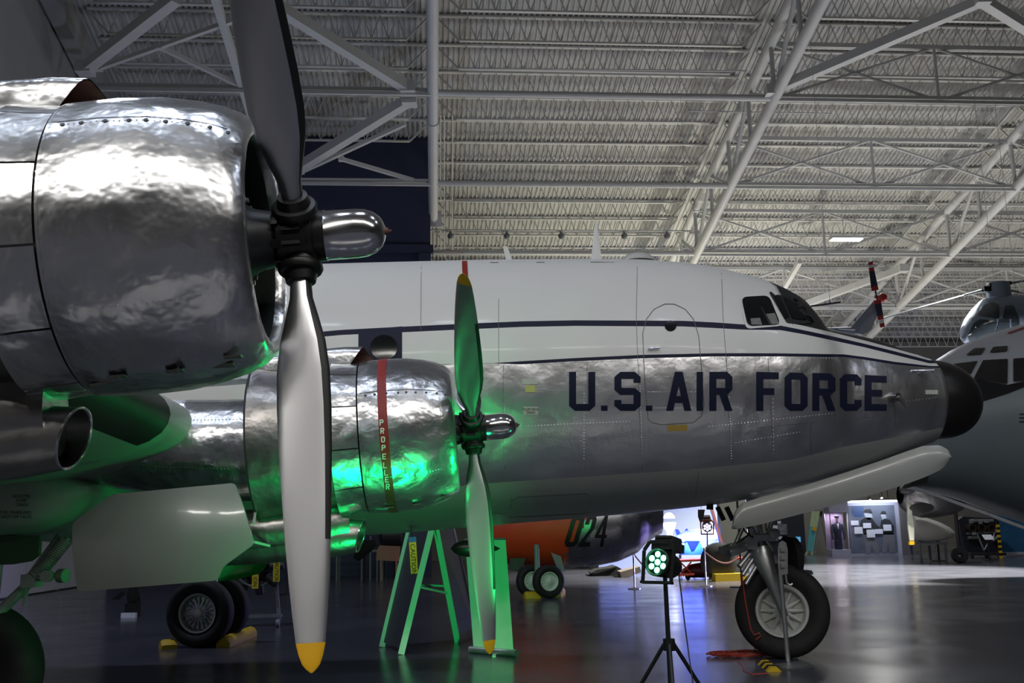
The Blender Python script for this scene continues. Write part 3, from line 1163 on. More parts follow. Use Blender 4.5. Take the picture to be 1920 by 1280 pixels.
vlist = list(np.linspace(-1.2, V4 - 5.5, 60))
mb = MB()
mb.loft([[wing_pt(v, a, b) for a, b in LOWER + UPPER] for v in vlist])
wing = obj('wing', mb, M_WING, plane, sharp=50, recalc=True)
low_dense = [(0, .001)] + [(x, y) for x, y in zip(np.linspace(0, 1, 1), [0])]
aa = np.r_[np.linspace(0, .08, 30)[1:], np.linspace(.09, 1, 60)]
lo_x, lo_y = zip(*LOWER)
SWG = Surf(np.array([[list(wing_pt(v, a, float(np.interp(a, lo_x, lo_y)))) for a in aa] for v in np.linspace(-2.5, V4 - 2, 120)]))
SWG.front[:] = True
# rubber de-icing boot wrapped round the leading edge between the engines
vb0, vb1 = V3 - .86, V4 + .3
perim = [(.055, -.255), (.035, -.22), (.014, -.15), (.004, -.08), (0, 0), (.003, .06), (.012, .13), (.03, .2), (.07, .28)]
mb = MB()
mb.loft([[wing_pt(v, a - .003, b * 1.012 - .002) for a, b in perim] for v in np.linspace(vb0, vb1, 24)], closed=False)
obj('deicer_boot', mb, M_BOOT, wing, 'black rubber boot on the wing leading edge', sharp=60)
# ---------------- engines
TILT = math.radians(4.0)
AX = (PF * math.cos(TILT) + UP * math.sin(TILT)).normalized()
AU = (UP * math.cos(TILT) - PF * math.sin(TILT)).normalized()


def eng_pt(hub, s, side, up):
    return hub + AX * s + PL * side + AU * up


COWL = [(-.62, .60), (-.40, .56), (-.27, .50), (-.195, .485), (-.16, .497), (-.15, .525), (-.165, .558), (-.21, .598), (-.29, .635), (-.40, .665), (-.55, .69), (-.75, .698), (-.97, .688), (-.97, .672), (-.75, .68)]


def blade_mesh(hub, phi):
    d = AU * math.cos(phi) - PL * math.sin(phi)
    e = -AU * math.sin(phi) - PL * math.cos(phi)
    R = [.10, .16, .24, .32, .42, .54, .68, .85, 1.05, 1.25, 1.45, 1.62, 1.76, 1.87, 1.88, 1.93, 1.965, 1.985, 2.0]
    C = [.10, .10, .10, .112, .165, .222, .248, .248, .236, .219, .2, .178, .156, .133, .131, .107, .08, .05, .01]
    TH = [.10, .10, .098, .095, .09, .082, .074, .066, .058, .05, .042, .034, .027, .02, .02, .016, .012, .009, .004]
    BE = [102, 102, 102, 104, 104, 101, 96, 90, 83, 77, 72, 68, 65, 63, 63, 62, 62, 61, 61]
    rings = []
    N = 20
    for r, c, t, b in zip(R, C, TH, BE):
        b = math.radians(b)
        ch = AX * math.sin(b) + e * math.cos(b)
        nn = -e * math.sin(b) + AX * math.cos(b)
        o = hub + d * r
        rg = []
        flat = min(1.0, max(0.0, (r - .3) / .3))
        for k in range(N):
            a = 2 * math.pi * (k + .5) / N
            y = math.sin(a) * t / 2
            if y < 0:
                y *= (1 - .45 * flat)
            xx = math.cos(a)
            if flat > 0:
                xx = xx * (1 - .12 * flat) + .12 * flat * (1 if xx > 0 else -1) * abs(xx) ** .5
            rg.append(o + ch * (xx * c / 2) + nn * y)
        rings.append(rg)
    m = MB()
    m.loft(rings)
    nf = len(rings) - 1
    mi = []
    for i in range(nf):
        for k in range(N):
            if R[i] >= 1.875:
                mi.append(2)
            elif R[i] < .2:
                mi.append(3)
            elif R[i] < 1.3 and (k in (0, 1, N - 1, N - 2, N - 3)):
                mi.append(4)
            else:
                mi.append(0 if k < N // 2 else 1)
    m.m = mi + [3, 2]
    return m


def engine(hub, phis, number, red):
    nac = MB()
    # accessory section behind the cowl flaps and the firewall
    nac.lathe(hub, AX, [(-.62, .02), (-.62, .62), (-1.0, .64), (-1.3, .635), (-1.6, .66), (-1.88, .70), (-1.93, .70), (-1.95, .6), (-1.95, .02)], 48, hint=AU)
    nacelle = obj('nacelle', nac, M_ALUD, plane, 'dull bare metal engine nacelle')
    # longer body over and under the wing
    m = MB()
    secs = []
    for s, rt, rb, w in ((-1.9, .43, .5, .5), (-2.3, .43, .46, .5), (-2.8, .44, .40, .5), (-3.3, .44, .33, .48), (-3.72, .4, .25, .46)):
        c = hub + PF * s - UP * (.12 - .01 * s)
        secs.append([c + PL * (w * math.sin(t)) + UP * ((rt if math.cos(t) > 0 else rb) * math.cos(t)) for t in [2 * math.pi * k / 40 for k in range(40)]])
    m.loft(secs)
    obj('nacelle_tail', m, M_ALU, nacelle, 'polished riveted nacelle body running under the wing')
    m = MB()
    for s in np.linspace(-1.98, -3.6, 54):
        for t in (math.radians(-62), math.radians(-118), math.radians(-30)):
            f_ = float(np.interp(-s, [1.9, 2.3, 2.8, 3.3, 3.72], [.5, .46, .40, .33, .25]))
            g_ = float(np.interp(-s, [1.9, 2.3, 2.8, 3.3, 3.72], [.43, .43, .44, .44, .4]))
            c = hub + PF * float(s) - UP * (.12 - .01 * float(s))
            w_r = float(np.interp(-s, [1.9, 2.8, 3.3, 3.72], [.5, .5, .48, .46]))
            p_ = c + PL * (w_r * math.sin(t)) + UP * ((g_ if math.cos(t) > 0 else f_) * math.cos(t))
            n_ = (PL * math.sin(t) + UP * math.cos(t))
            m.tube(p_ - n_ * .003, p_ + n_ * .004, .007, .005, n=6)
    o = obj('rivet_row', m, M_ALUD, nacelle)
    o['kind'] = 'stuff'
    m = MB()
    e_ = hub + AX * -1.36 - PL * .60 - AU * .22
    m.tube(e_, e_ - PL * .09 + AX * -.05, .075, .07, n=16)
    obj('exhaust_stub', m, M_BLACKMATT, nacelle, 'black round exhaust stub')
    m = MB()
    m.lathe(hub, AX, [(-1.585, .668), (-1.60, .668)], 48, hint=AU)
    m.lathe(hub, AX, [(-1.915, .705), (-1.93, .705)], 48, hint=AU)
    obj('band_seam', m, M_SEAM, nacelle)
    # cowling
    m = MB()
    m.lathe(hub, AX, COWL, 72, hint=AU, ring=True)
    cowl = obj('cowling', m, M_ALU, nacelle, 'polished aluminium engine cowling with dents', sharp=50, recalc=True)
    m = MB()
    m.lathe(hub, AX, [(-.99, .64), (-.955, .6895)], 64, hint=AU)
    obj('cowling_gap', m, M_SEAM, nacelle)
    # lap seam and fasteners along the cowling panel
    cr = lambda s: float(np.interp(-s, [.15, .165, .21, .29, .40, .55, .75, .97], [.525, .558, .598, .635, .665, .69, .698, .688]))
    pt = lambda s, a, off: hub + AX * s + (AU * math.cos(a) - PL * math.sin(a)) * (cr(s) + off)
    a1 = math.radians(62 if red else 52)
    m = MB()
    for i in range(14):
        s0, s1 = -.95 + i * .052, -.95 + (i + 1) * .052
        m.add([pt(s0, a1, .0015), pt(s1, a1, .0015), pt(s1, a1 + .008, .0015), pt(s0, a1 + .008, .0015)], [(0, 1, 2, 3)])
    obj('cowling_seam', m, M_SEAM, nacelle)
    m = MB()
    for s in (-.9, -.82, -.72, -.62, -.55, -.47, -.38, -.29, -.22):
        m.tube(pt(s, a1 + .045, -.002), pt(s, a1 + .045, .003), .0105, n=10)
    o = obj('fastener_row', m, M_DARK, nacelle)
    o['kind'] = 'stuff'
    m = MB()
    for s in np.linspace(-.9, -.3, 26):
        for a in (.95, 2.2):
            m.tube(pt(s, a, -.002), pt(s, a, .002), .004, n=6)
    o = obj('rivet_row', m, M_ALU, nacelle)
    o['kind'] = 'stuff'
    # lower hinge latches
    m = MB()
    for s in (-.3, -.55, -.8):
        p0 = pt(s, math.radians(158), .012)
        m.box(p0, (.05, .03, .012), (AX, PL, AU))
        m.box(p0 + AX * .04, (.025, .05, .008), (AX, PL, AU))
    m.beam(pt(-.93, math.radians(166), .004), pt(-.3, math.radians(166), .004), .06, .012)
    obj('cowl_latch', m, M_ALUD, nacelle)
    # cowl flaps
    for a in range(11):
        if red and False:
            continue
        a0 = math.radians(11 + a * 31 - 1)
        m = MB()
        m.lathe(hub, AX, [(-.985, .676), (-1.1, .684), (-1.22, .70), (-1.22, .69), (-1.1, .674), (-.985, .666)], 8, a0 + .008, a0 + math.radians(31) - .008, hint=AU, ring=True, caps=True)
        obj('cowl_flap', m, M_ALU, nacelle, sharp=30, recalc=True)
    # carburettor air scoop on top
    m = MB()
    secs = []
    for s, h, w in ((-.93, .165, .2), (-1.1, .175, .215), (-1.5, .17, .22), (-2.0, .12, .22), (-2.6, .02, .2)):
        sl = .12 if s == -.93 else 0
        rg = []
        for k in range(17):
            t = math.pi * k / 16
            cx, sy = math.cos(t), math.sin(t)
            x_ = w * math.copysign(abs(cx) ** .45, cx)
            y_ = h * abs(sy) ** .45
            rg.append(eng_pt(hub, s + sl * (x_ / w) * (1 - y_ / h), x_, .655 + y_))
        rg += [eng_pt(hub, s - sl * .7, -w * .7, .60), eng_pt(hub, s + sl * .7, w * .7, .60)]
        secs.append(rg)
    m.loft(secs, cap0=False)
    sc = obj('air_scoop', m, M_ALU, nacelle, 'polished scoop on top of the engine', recalc=True)
    m = MB()
    inner = []
    for s, kx in ((-.935, .93), (-1.35, .85)):
        rg = []
        for k in range(17):
            t = math.pi * k / 16
            cx, sy = math.cos(t), math.sin(t)
            x_ = .2 * kx * math.copysign(abs(cx) ** .45, cx)
            y_ = .165 * kx * abs(sy) ** .45
            rg.append(eng_pt(hub, s + (.12 * (x_ / (.2 * kx)) * (1 - y_ / (.165 * kx)) if s == -.935 else 0), x_, .662 + y_))
        inner.append(rg)
    m.loft(inner, closed=True, cap0=False)
    obj('scoop_lining', m, M_COPPER, nacelle, 'reddish brown inside of the scoop')
    # oil cooler duct below
    dh = hub - AU * .88
    m = MB()
    m.lathe(dh, AX, [(-2.6, .12), (-2.2, .16), (-1.6, .172), (-1.27, .165), (-1.09, .142), (-1.07, .138), (-1.075, .131), (-1.17, .14), (-1.5, .15), (-1.5, .01)], 36, hint=AU)
    # slant the mouth
    m.v = [tuple(Vector(p) + AX * ((Vector(p) - dh).dot(AU) * .32 + (Vector(p) - dh).dot(PL) * .12) * (1 if (Vector(p) - dh).dot(AX) > -1.3 else 0)) for p in m.v]
    obj('oil_cooler_duct', m, M_ALUD, nacelle, 'round open duct under the engine')
    m = MB()
    m.pipe([dh + AX * (-1.07 + .135 * math.cos(t) * .32 + .135 * math.sin(t) * .12) + (AU * math.cos(t) + PL * math.sin(t)) * .1365 for t in [2 * math.pi * k / 40 for k in range(41)]], .007, n=6)
    obj('duct_rim', m, M_CHROME, nacelle, 'bright rim of the duct mouth')
    m = MB()
    m.loft([[eng_pt(hub, s, w * math.cos(t), -.62 - .14 + .2 * math.sin(t)) for t in [2 * math.pi * k / 20 for k in range(20)]] for s, w in ((-1.15, .16), (-1.5, .24), (-2.2, .26))])
    obj('duct_fairing', m, M_ALUD, nacelle)
    # the radial engine inside the cowl
    m = MB()
    m.lathe(hub, AX, [(-.60, .30), (-.42, .30), (-.36, .27), (-.28, .2), (-.2, .15), (-.1, .13), (-.09, .02)], 32, hint=AU)
    for k in range(14):
        a = 2 * math.pi * k / 14
        d = AU * math.cos(a) + PL * math.sin(a)
        m.tube(hub + AX * -.37 + d * .25, hub + AX * -.30 + d * .12, .018, n=6)
    obj('gear_case', m, mat('engine_grey', S(48, 50, 52), .45, .5, var=.2, vscale=8), nacelle)
    for k in range(7):
        a = 2 * math.pi * (k + .25) / 7
        d = AU * math.cos(a) + PL * math.sin(a)
        m = MB()
        prof = []
        for i in range(12):
            r0 = .30 + i * .022
            prof += [(r0, .095), (r0 + .006, .095), (r0 + .008, .078), (r0 + .02, .078)]
        prof += [(.565, .06), (.57, .005)]
        m.lathe(hub + AX * -.52, d, prof, 14)
        m.tube(hub + AX * -.41 + d * .28 + d.cross(AX) * .05, hub + AX * -.43 + d * .57 + d.cross(AX) * .08, .012, n=6)
        m.tube(hub + AX * -.41 + d * .28 - d.cross(AX) * .05, hub + AX * -.43 + d * .57 - d.cross(AX) * .08, .012, n=6)
        m.sphere(hub + AX * -.44 + d * .56 + d.cross(AX) * .08, .035, 8, 6)
        obj('cylinder', m, MATS['engine_grey'], nacelle)
    m = MB()
    m.lathe(hub, AX, [(-.64, .592), (-.40, .552), (-.27, .492), (-.205, .4825)], 56, hint=AU)
    obj('cowl_liner', m, mat('liner_dark', S(34, 40, 36), .6, var=.2), nacelle)
    m = MB()
    for k in range(16):
        a = 2 * math.pi * k / 16
        d = AU * math.cos(a) + PL * math.sin(a)
        m.tube(hub + AX * -.265 + d * .2, hub + AX * -.235 + d * .205, .013, n=6)
        m.tube(hub + AX * -.39 + d * .29, hub + AX * -.35 + d * .29, .014, n=6)
    m.pipe([hub + AX * -.33 + (AU * math.cos(t) + PL * math.sin(t)) * .285 for t in [2 * math.pi * q / 30 for q in range(31)]], .013, n=6)
    obj('case_bolts', m, M_STRUT, nacelle)
    # propeller
    m = MB()
    m.lathe(hub, AX, [(-.14, .02), (-.14, .10), (-.125, .13), (-.10, .135), (-.09, .15), (.07, .15), (.075, .125), (.125, .122), (.128, .05)], 32, hint=AU)
    for dz in (-.095, -.035, .03):
        for a in (.6, 1.3, 2.0, 2.7, 3.4, 4.1, 4.8, 5.5):
            d = AU * math.cos(a) - PL * math.sin(a)
            m.box(hub + AX * dz + d * .15, (.03, .04, .03), (AX, d.cross(AX), d))
    for k_ in (.07, .0, -.07):
        m.box(hub - PL * .152 + AX * -.02 + AU * k_, (.085, .03, .018), (AX, PL, AU))
    prop = obj('propeller', m, mat('hub_black', S(26, 26, 27), .4, .2, var=.2, vscale=9), plane, 'three bladed propeller with black hub')
    m = MB()
    m.lathe(hub, AX, [(.125, .124), (.128, .119), (.27, .119), (.32, .114), (.36, .098), (.39, .073), (.405, .045), (.413, .02), (.414, .001)], 36, hint=AU)
    obj('dome', m, M_CHROME, prop, 'polished propeller dome', sharp=60)
    m = MB()
    m.lathe(hub, AX, [(.41, .02), (.425, .018), (.428, .001)], 12, hint=AU)
    m.tube(hub + AX * .405, hub + AX * .44, .008, n=6)
    obj('dome_plug', m, M_COPPER, prop)
    for ph in phis:
        ph = math.radians(ph)
        d = AU * math.cos(ph) - PL * math.sin(ph)
        m = MB()
        m.lathe(hub, d, [(.05, .09), (.14, .092), (.15, .105), (.17, .108), (.185, .1), (.19, .08), (.235, .07), (.24, .05)], 24)
        obj('blade_collar', m, M_BLACK, prop)
        obj('blade', blade_mesh(hub, ph), [M_ALUS, M_BLADEB, M_YELLOW, M_BLACK, M_BOOT], prop, 'metal propeller blade with a yellow tip', sharp=50)
    if red:
        u0 = PXV(707.5, 800, V3 - .70)[0]
        u1 = PXV(725, 800, V3 - .70)[0]
        s0, s1 = u0 + .01, u1 + .01
        m = MB()
        m.lathe(hub, AX, [(s0, cr(s0) + .003), ((s0 + s1) / 2, cr((s0 + s1) / 2) + .003), (s1, cr(s1) + .003)], 64, hint=AU)
        obj('warning_stripe', m, M_RED, nacelle, 'red stripe lettered PROPELLER')
        ss = np.linspace(-.16, -.97, 70)
        SC = Surf(np.array([[list(hub + AX * float(s) + (AU * math.cos(a) - PL * math.sin(a)) * cr(float(s))) for a in np.linspace(0, math.pi, 140)] for s in ss]))
        SC.front[:] = True
        for ch, x, y in zip('PROPELLER', (715.5, 717, 718.3, 719.3, 720.5, 722, 724, 725.5, 727), (792, 807.5, 823.5, 839, 855, 871.5, 885, 898, 911)):
            obj('letter', SC.quads(block_px(ch, x - 3.6, x + 3.6, y - 5.5, y + 5.5, None, 2.0), 1, 2, .007), mat('letter_white', S(225, 225, 222), .5), nacelle)
    return nacelle


nac3 = engine(HUB3, (59, 179, -61), 3, True)
nac4 = engine(HUB4, (51, 171, -69), 4, False)


# ---------------- doors and landing gear
def panel(name, pts, vfun, th, material, parent, label=None, rings=6):
    cx = sum(p[0] for p in pts) / len(pts)
    cy = sum(p[1] for p in pts) / len(pts)
    n = len(pts)
    m = MB()
    idx = []
    for side in (0, 1):
        vs_ = [WP(cx, cy, vfun(cx, cy, 0) + side * th)]
        for r in range(1, rings + 1):
            for x, y in pts:
                X_, Y_ = cx + (x - cx) * r / rings, cy + (y - cy) * r / rings
                vs_.append(WP(X_, Y_, vfun(X_, Y_, r / rings)) + PL * (side * th))
        if side:
            vs_[0] = WP(cx, cy, vfun(cx, cy, 0)) + PL * th
        fs = [(0, 1 + j, 1 + (j + 1) % n) for j in range(n)]
        for r in range(rings - 1):
            for j in range(n):
                k = (j + 1) % n
                fs.append((1 + r * n + j, 1 + (r + 1) * n + j, 1 + (r + 1) * n + k, 1 + r * n + k))
        if side:
            fs = [f[::-1] for f in fs]
        idx.append(len(m.v))
        m.add(vs_, fs)
    b0, b1 = idx[0] + 1 + (rings - 1) * n, idx[1] + 1 + (rings - 1) * n
    for j in range(n):
        k = (j + 1) % n
        m.f.append((b0 + j, b1 + j, b1 + k, b0 + k))
        m.m.append(0)
    return obj(name, m, material, parent, label, recalc=True, sharp=50)


VD = V3 - .62
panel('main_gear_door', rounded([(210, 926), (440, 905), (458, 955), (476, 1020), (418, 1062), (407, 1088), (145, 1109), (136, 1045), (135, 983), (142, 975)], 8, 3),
      lambda x, y, r: VD - .16 * max(0, 1 - .5 * ((x - 320) / 175) ** 2 - .5 * ((y - 1010) / 100) ** 2) - .0006 * (y - 905),   .035, mat('shaded_door_paint', S(120, 126, 120), .3, var=.06, vscale=1.2, coat=.35), plane, 'pale grey curved main wheel door hanging below the inner engine')  # nose door's paint, with its dimmer lighting put into the darker grey
panel('inner_gear_door', rounded([(408, 1090), (417, 1064), (475, 1022), (530, 1012), (530, 1040), (505, 1052), (486, 1075), (440, 1087)], 6, 3),
      lambda x, y, r: V3 + .55 + .05 * (1 - r * r), .03, mat('zinc_green', S(28, 66, 34), .5, var=.15), plane, 'dark green inside of the second wheel door')
m = MB()
m.beam(WP(470, 985, V3 + .1), WP(525, 985, V3 + .1), .5, .1)
m.beam(WP(476, 982, V3 - .45), WP(480, 950, V3 - .3), .02, .02)
m.beam(WP(476, 1016, V3 - .5), WP(505, 1023, V3 - .2), .02, .02)
obj('door_link', m, M_GREYP, plane)
# wheel well fairing under the wing
m = MB()
secs = []
for x, zt_, zb_, w in ((160, 905, 925, .42), (120, 880, 975, .52), (60, 870, 1000, .56), (-40, 870, 1010, .56), (-250, 870, 1000, .5)):
    u, a = PXV(x, zt_, V3 - .5)
    _, b = PXV(x, zb_, V3 - .5)
    secs.append([W(u, V3 + w * math.copysign(abs(math.sin(t)) ** .6, math.sin(t)), (a + b) / 2 + (a - b) / 2 * math.copysign(abs(math.cos(t)) ** .6, math.cos(t))) for t in [2 * math.pi * k / 28 for k in range(28)]])
m.loft(secs)
obj('wheel_well_fairing', m, M_WING, plane, recalc=True)
fr = np.array([[list(p) for p in s_] for s_ in secs])
fr = np.concatenate([fr[:-1, None] * (1 - t) + fr[1:, None] * t for t in np.linspace(0, 1, 13)[:-1]], 1).reshape(-1, 28, 3)[:, 14:]
SFA = Surf(np.concatenate([(fr[:, :-1, None] * (1 - t) + fr[:, 1:, None] * t) for t in np.linspace(0, 1, 9)[:-1]], 2).reshape(len(fr), -1, 3))
SFA.front[:] = True
for txt, x, y, h in (('BOOSTER', 41, 933, 6), ('PUMP', 41, 941, 6), ('DRAIN', 42, 949, 6), ('FUEL DRAIN AND', 30, 963, 6), ('SHUT OFF VALVE', 31, 971, 6)):
    v, f = text2d(txt, h, aspect=.85)
    m = MB()
    m.add([SFA.at(x + a, y - b, .006) for a, b in v], f)
    obj('stencil_text', m, M_BLACK, plane, 'small black stencilled maintenance lettering')


m = MB()
m.prism([WP(x, y, V3 - .3) for x, y in ((-60, 1005), (75, 1003), (72, 1040), (55, 1052), (22, 1058), (-60, 1060))], PL * .06)
obj('wheel_well_door', m, MATS['zinc_green'], plane, 'green painted edge of the wheel well')


def wheel(parent, c, axis, R, width, rim, name='wheel', spokes=10, rim_mat=None, near=1):
    c, axis = Vector(c), Vector(axis).normalized()
    w = width / 2
    m = MB()
    prof = [(-w * .55, rim), (-w * .8, rim + (R - rim) * .2), (-w, rim + (R - rim) * .5), (-w * .92, rim + (R - rim) * .78), (-w * .62, R * .985), (-w * .3, R), (w * .3, R), (w * .62, R * .985),
            (w * .92, rim + (R - rim) * .78), (w, rim + (R - rim) * .5), (w * .8, rim + (R - rim) * .2), (w * .55, rim)]
    m.lathe(c, axis, prof, 48)
    ty = obj('tyre', m, M_RUBBER, parent, sharp=50)
    m = MB()
    k = rim
    for s in (-1, 1):
        m.lathe(c, axis * s, [(w * .1, .001), (w * .62, .001), (w * .64, k * .2), (w * .6, k * .24), (w * .2, k * .3), (w * .12, k * .8), (w * .5, k * .84), (w * .7, k * .9), (w * .74, k * .99), (w * .55, k * 1.02)], 36)
    rm = obj(name, m, rim_mat or M_STRUT, parent)
    a, x, y = frame(axis)
    m = MB()
    for i in range(spokes):
        t = 2 * math.pi * i / spokes
        d = x * math.cos(t) + y * math.sin(t)
        for s in (-1, 1):
            m.tube(c + d * k * .22 + axis * (w * .4 * s), c + d * k * .82 + axis * (w * .2 * s), k * .1, k * .05, n=8)
    obj('spokes', m, rim_mat or M_STRUT, rm if rm.parent.parent is None else parent)
    return ty


# nose gear
nb = G(1472, 1234)
NR = .62
nc = Vector((nb.x, nb.y, NR))
nax = Vector((-nb.x, -nb.y, 0)).normalized()
ng = MB()
YN = nc.y
hubn = nc + nax * .2
ng.pipe([AT(1424, 1030, YN - .1), AT(1432, 1050, YN - .15), AT(1448, 1090, YN - .22), AT(1462, 1130, YN - .26), AT(1471, 1155, YN - .26)], [.15, .14, .095, .06, .055], n=14)
hubf = nc - nax * .2
ng.pipe([AT(1424, 1030, YN + .1), AT(1440, 1065, YN + .2), AT(1470, 1155, YN + .3)], [.13, .09, .05], n=12)
ng.tube(nc - nax * .28, nc + nax * .28, .05, n=12)
ng.tube(AT(1424, 1036, YN), AT(1421, 1014, YN), .16, .15, n=18)
ng.tube(AT(1421, 1014, YN), AT(1409, 925, YN), .085, .085, n=14)
gear = obj('nose_gear', ng, M_STRUT, plane, 'silver castering nose wheel fork')
m = MB()
for (xa, ya), (xb, yb), r in (((1352, 1031), (1372, 1024), .055), ((1366, 1036), (1420, 1014), .07), ((1372, 1024), (1415, 1000), .035), ((1392, 1078), (1416, 1040), .032), ((1386, 1062), (1410, 1032), .04),
                              ((1398, 1095), (1425, 1050), .028), ((1423, 1008), (1450, 998), .045), ((1436, 1012), (1448, 1030), .03), ((1380, 1018), (1398, 975), .03), ((1440, 1000), (1452, 962), .03), ((1400, 960), (1425, 1005), .04)):
    m.tube(AT(xa, ya, YN - .2), AT(xb, yb, YN - .12), r, n=10)
m.lathe(AT(1452, 1000, YN - .25), Vector((0, -1, 0)), [(-.06, .001), (-.06, .07), (.04, .07), (.05, .03), (.05, .001)], 16)
m.box(AT(1432, 1008, YN - .2), (.3, .12, .08))
m.box(AT(1408, 1018, YN - .2), (.14, .14, .16))
obj('steering_cylinder', m, M_STRUT, gear)
m = MB()
m.pipe([AT(1398, 968, YN - .3), AT(1405, 1000, YN - .35), AT(1392, 1012, YN - .4), AT(1380, 1018, YN - .4)], .012, n=6)
m.pipe([AT(1388, 968, YN - .3), AT(1396, 995, YN - .35), AT(1412, 1008, YN - .4)], .012, n=6)
obj('hydraulic_hose', m, M_BLACK, gear)
for dx in (1345, 1362, 1392):
    m = MB()
    m.beam(AT(dx, 950, YN - .2), AT(dx + 12, 990 if dx > 1380 else 975, YN - .2), .09, .05)
    obj('door_strut', m, M_DARK, gear)
wheel(gear, nc, nax, NR, .36, .345, 'nose_wheel', 12, mat('wheel_grey', S(188, 190, 186), .45, .0, var=.1, vscale=8))


def strip_panel(name, top, bot, v0, bulge, th, material, parent, label):
    N, K = 40, 8
    m = MB()
    grid = []
    ts = np.linspace(0, 1, len(top))
    for i in range(N + 1):
        f = i / N
        tx, ty_ = np.interp(f, ts, [p[0] for p in top]), np.interp(f, ts, [p[1] for p in top])
        tb = np.linspace(0, 1, len(bot))
        bx_, by_ = np.interp(f, tb, [p[0] for p in bot]), np.interp(f, tb, [p[1] for p in bot])
        row = []
        for k in range(K + 1):
            g = k / K
            row.append(WP(tx + (bx_ - tx) * g, ty_ + (by_ - ty_) * g, v0 - bulge * math.sin(math.pi * min(1, g * .9 + .1))))
        grid.append(row)
    loops = []
    for i in range(N + 1):
        loops.append(grid[i] + [p + PL * th for p in grid[i][::-1]])
    m.loft(loops)
    return obj(name, m, material, parent, label, recalc=True, sharp=50)


strip_panel('nose_gear_door', [(1374, 984), (1378, 960), (1391, 943), (1420, 934), (1460, 923), (1523, 905), (1590, 884), (1656, 862), (1700, 846), (1730, 836), (1762, 834), (1778, 843), (1784, 856)],
            [(1373, 991), (1380, 992), (1400, 988), (1425, 983), (1460, 974), (1523, 958), (1590, 940), (1656, 921), (1700, 907), (1735, 894), (1763, 881), (1779, 867), (1785, 858)], -.5, .06, .035, M_DOORP, plane, 'long pale nose wheel door')

# starboard main gear at the lower left edge
sg = G(-66, 1397)
SR = .6
sx = Vector((sg.x, sg.y, SR))
m = MB()
m.tube(sx + Vector((-.1, .35, 0)), sx + Vector((-.1, .45, 1.6)), .1, .11, n=14)
m.tube(sx + Vector((0, -.15, 0)), sx + Vector((0, .85, 0)), .06, n=12)
mg = obj('main_gear', m, M_STRUT, plane, 'main landing gear leg with paired tyres')
YS = sg.y
m = MB()
m.tube(AT(-20, 1165, YS - .1), AT(68, 1080, YS), .05, .042, n=12)
m.tube(AT(50, 1095, YS), AT(128, 1008, YS + .1), .028, n=12)
m.tube(AT(46, 1090, YS - .06), AT(110, 1003, YS), .022, n=10)
m.tube(AT(85, 1060, YS), AT(140, 1010, YS), .022, n=8)
m.tube(AT(70, 1076, YS - .12), AT(118, 1079, YS - .12), .022, n=10)
m.lathe(AT(118, 1079, YS - .12), Vector((1, -.3, 0)), [(-.04, .001), (-.04, .06), (.03, .06), (.03, .001)], 14)
m.box(AT(60, 1088, YS - .05), (.13, .16, .11))
m.lathe(AT(88, 1080, YS - .2), Vector((0, -1, 0)), [(-.04, .001), (-.04, .05), (.03, .05), (.03, .001)], 14)
m.beam(AT(52, 1105, YS - .1), AT(44, 1135, YS - .1), .03, .02)
obj('drag_strut', m, mat('strut_pale', S(150, 165, 155), .4, .4, var=.1), mg)
p, q = AT(66, 1082, YS - .08), AT(124, 1012, YS)
a, x_, y_ = frame(q - p)
L = (q - p).length
m = MB()
pts = [p + a * (L * i / 260) + (x_ * math.cos(i * .5) + y_ * math.sin(i * .5)) * .055 for i in range(261)]
m.pipe(pts, .011, n=5)
obj('coil_spring', m, MATS['strut_pale'], mg)
wheel(mg, sx, (-.05, 1, 0), SR, .38, .27, 'main_wheel', 10)

# port main gear beyond the belly
pg = G(373, 1213)
PR = .53
pc = Vector((pg.x, pg.y, PR))
m = MB()
m.tube(pc + Vector((.0, .35, 0)), pc + Vector((.25, .4, 2.0)), .1, n=12)
m.tube(pc, pc + Vector((0, .75, 0)), .06, n=10)
mg2 = obj('main_gear', m, M_STRUT, plane)
wheel(mg2, pc, (.12, 1, 0), PR, .34, .31, 'main_wheel', 18)
wheel(mg2, pc + Vector((.08, .66, 0)), (.12, 1, 0), PR, .34, .31, 'main_wheel', 18)

# ------------------------------------------------------------------ stage lights
def tripod(name, base, top, label, cat='stand', legs=.55, hubz=.72, r=.02):
    base = Vector(base)
    t = thing(name, label, cat, base)
    m = MB()
    m.tube(base + Vector((0, 0, .12)), Vector(top), r, r * .8, n=12)
    obj('pole', m, M_BLACK, t)
    m = MB()
    m.lathe(base + Vector((0, 0, hubz - .05)), (0, 0, 1), [(0, r), (0, r * 2.2), (.1, r * 2.2), (.1, r)], 14)
    obj('collar', m, M_BLACK, t)
    for a in (25, 145, 265):
        a = math.radians(a)
        f = base + Vector((math.cos(a) * legs, math.sin(a) * legs, .015))
        k = base + Vector((math.cos(a) * r * 2, math.sin(a) * r * 2, hubz))
        m = MB()
        m.tube(k, f, r * .75, n=10)
        m.tube(f + Vector((0, 0, -.01)), f + (k - f) * .06, r * 1.1, n=10)
        m.tube(base + Vector((0, 0, .2)), k + (f - k) * .55, r * .4, n=6)
        obj('leg', m, M_BLACK, t)
    return t


M_GLED = mat('green_led', (.2, 1, .5), .4, emit=(.12, 1.0, .42), estr=9)
M_BLED = mat('blue_led', (.6, .7, 1), .4, emit=(.55, .62, 1.0), estr=6)


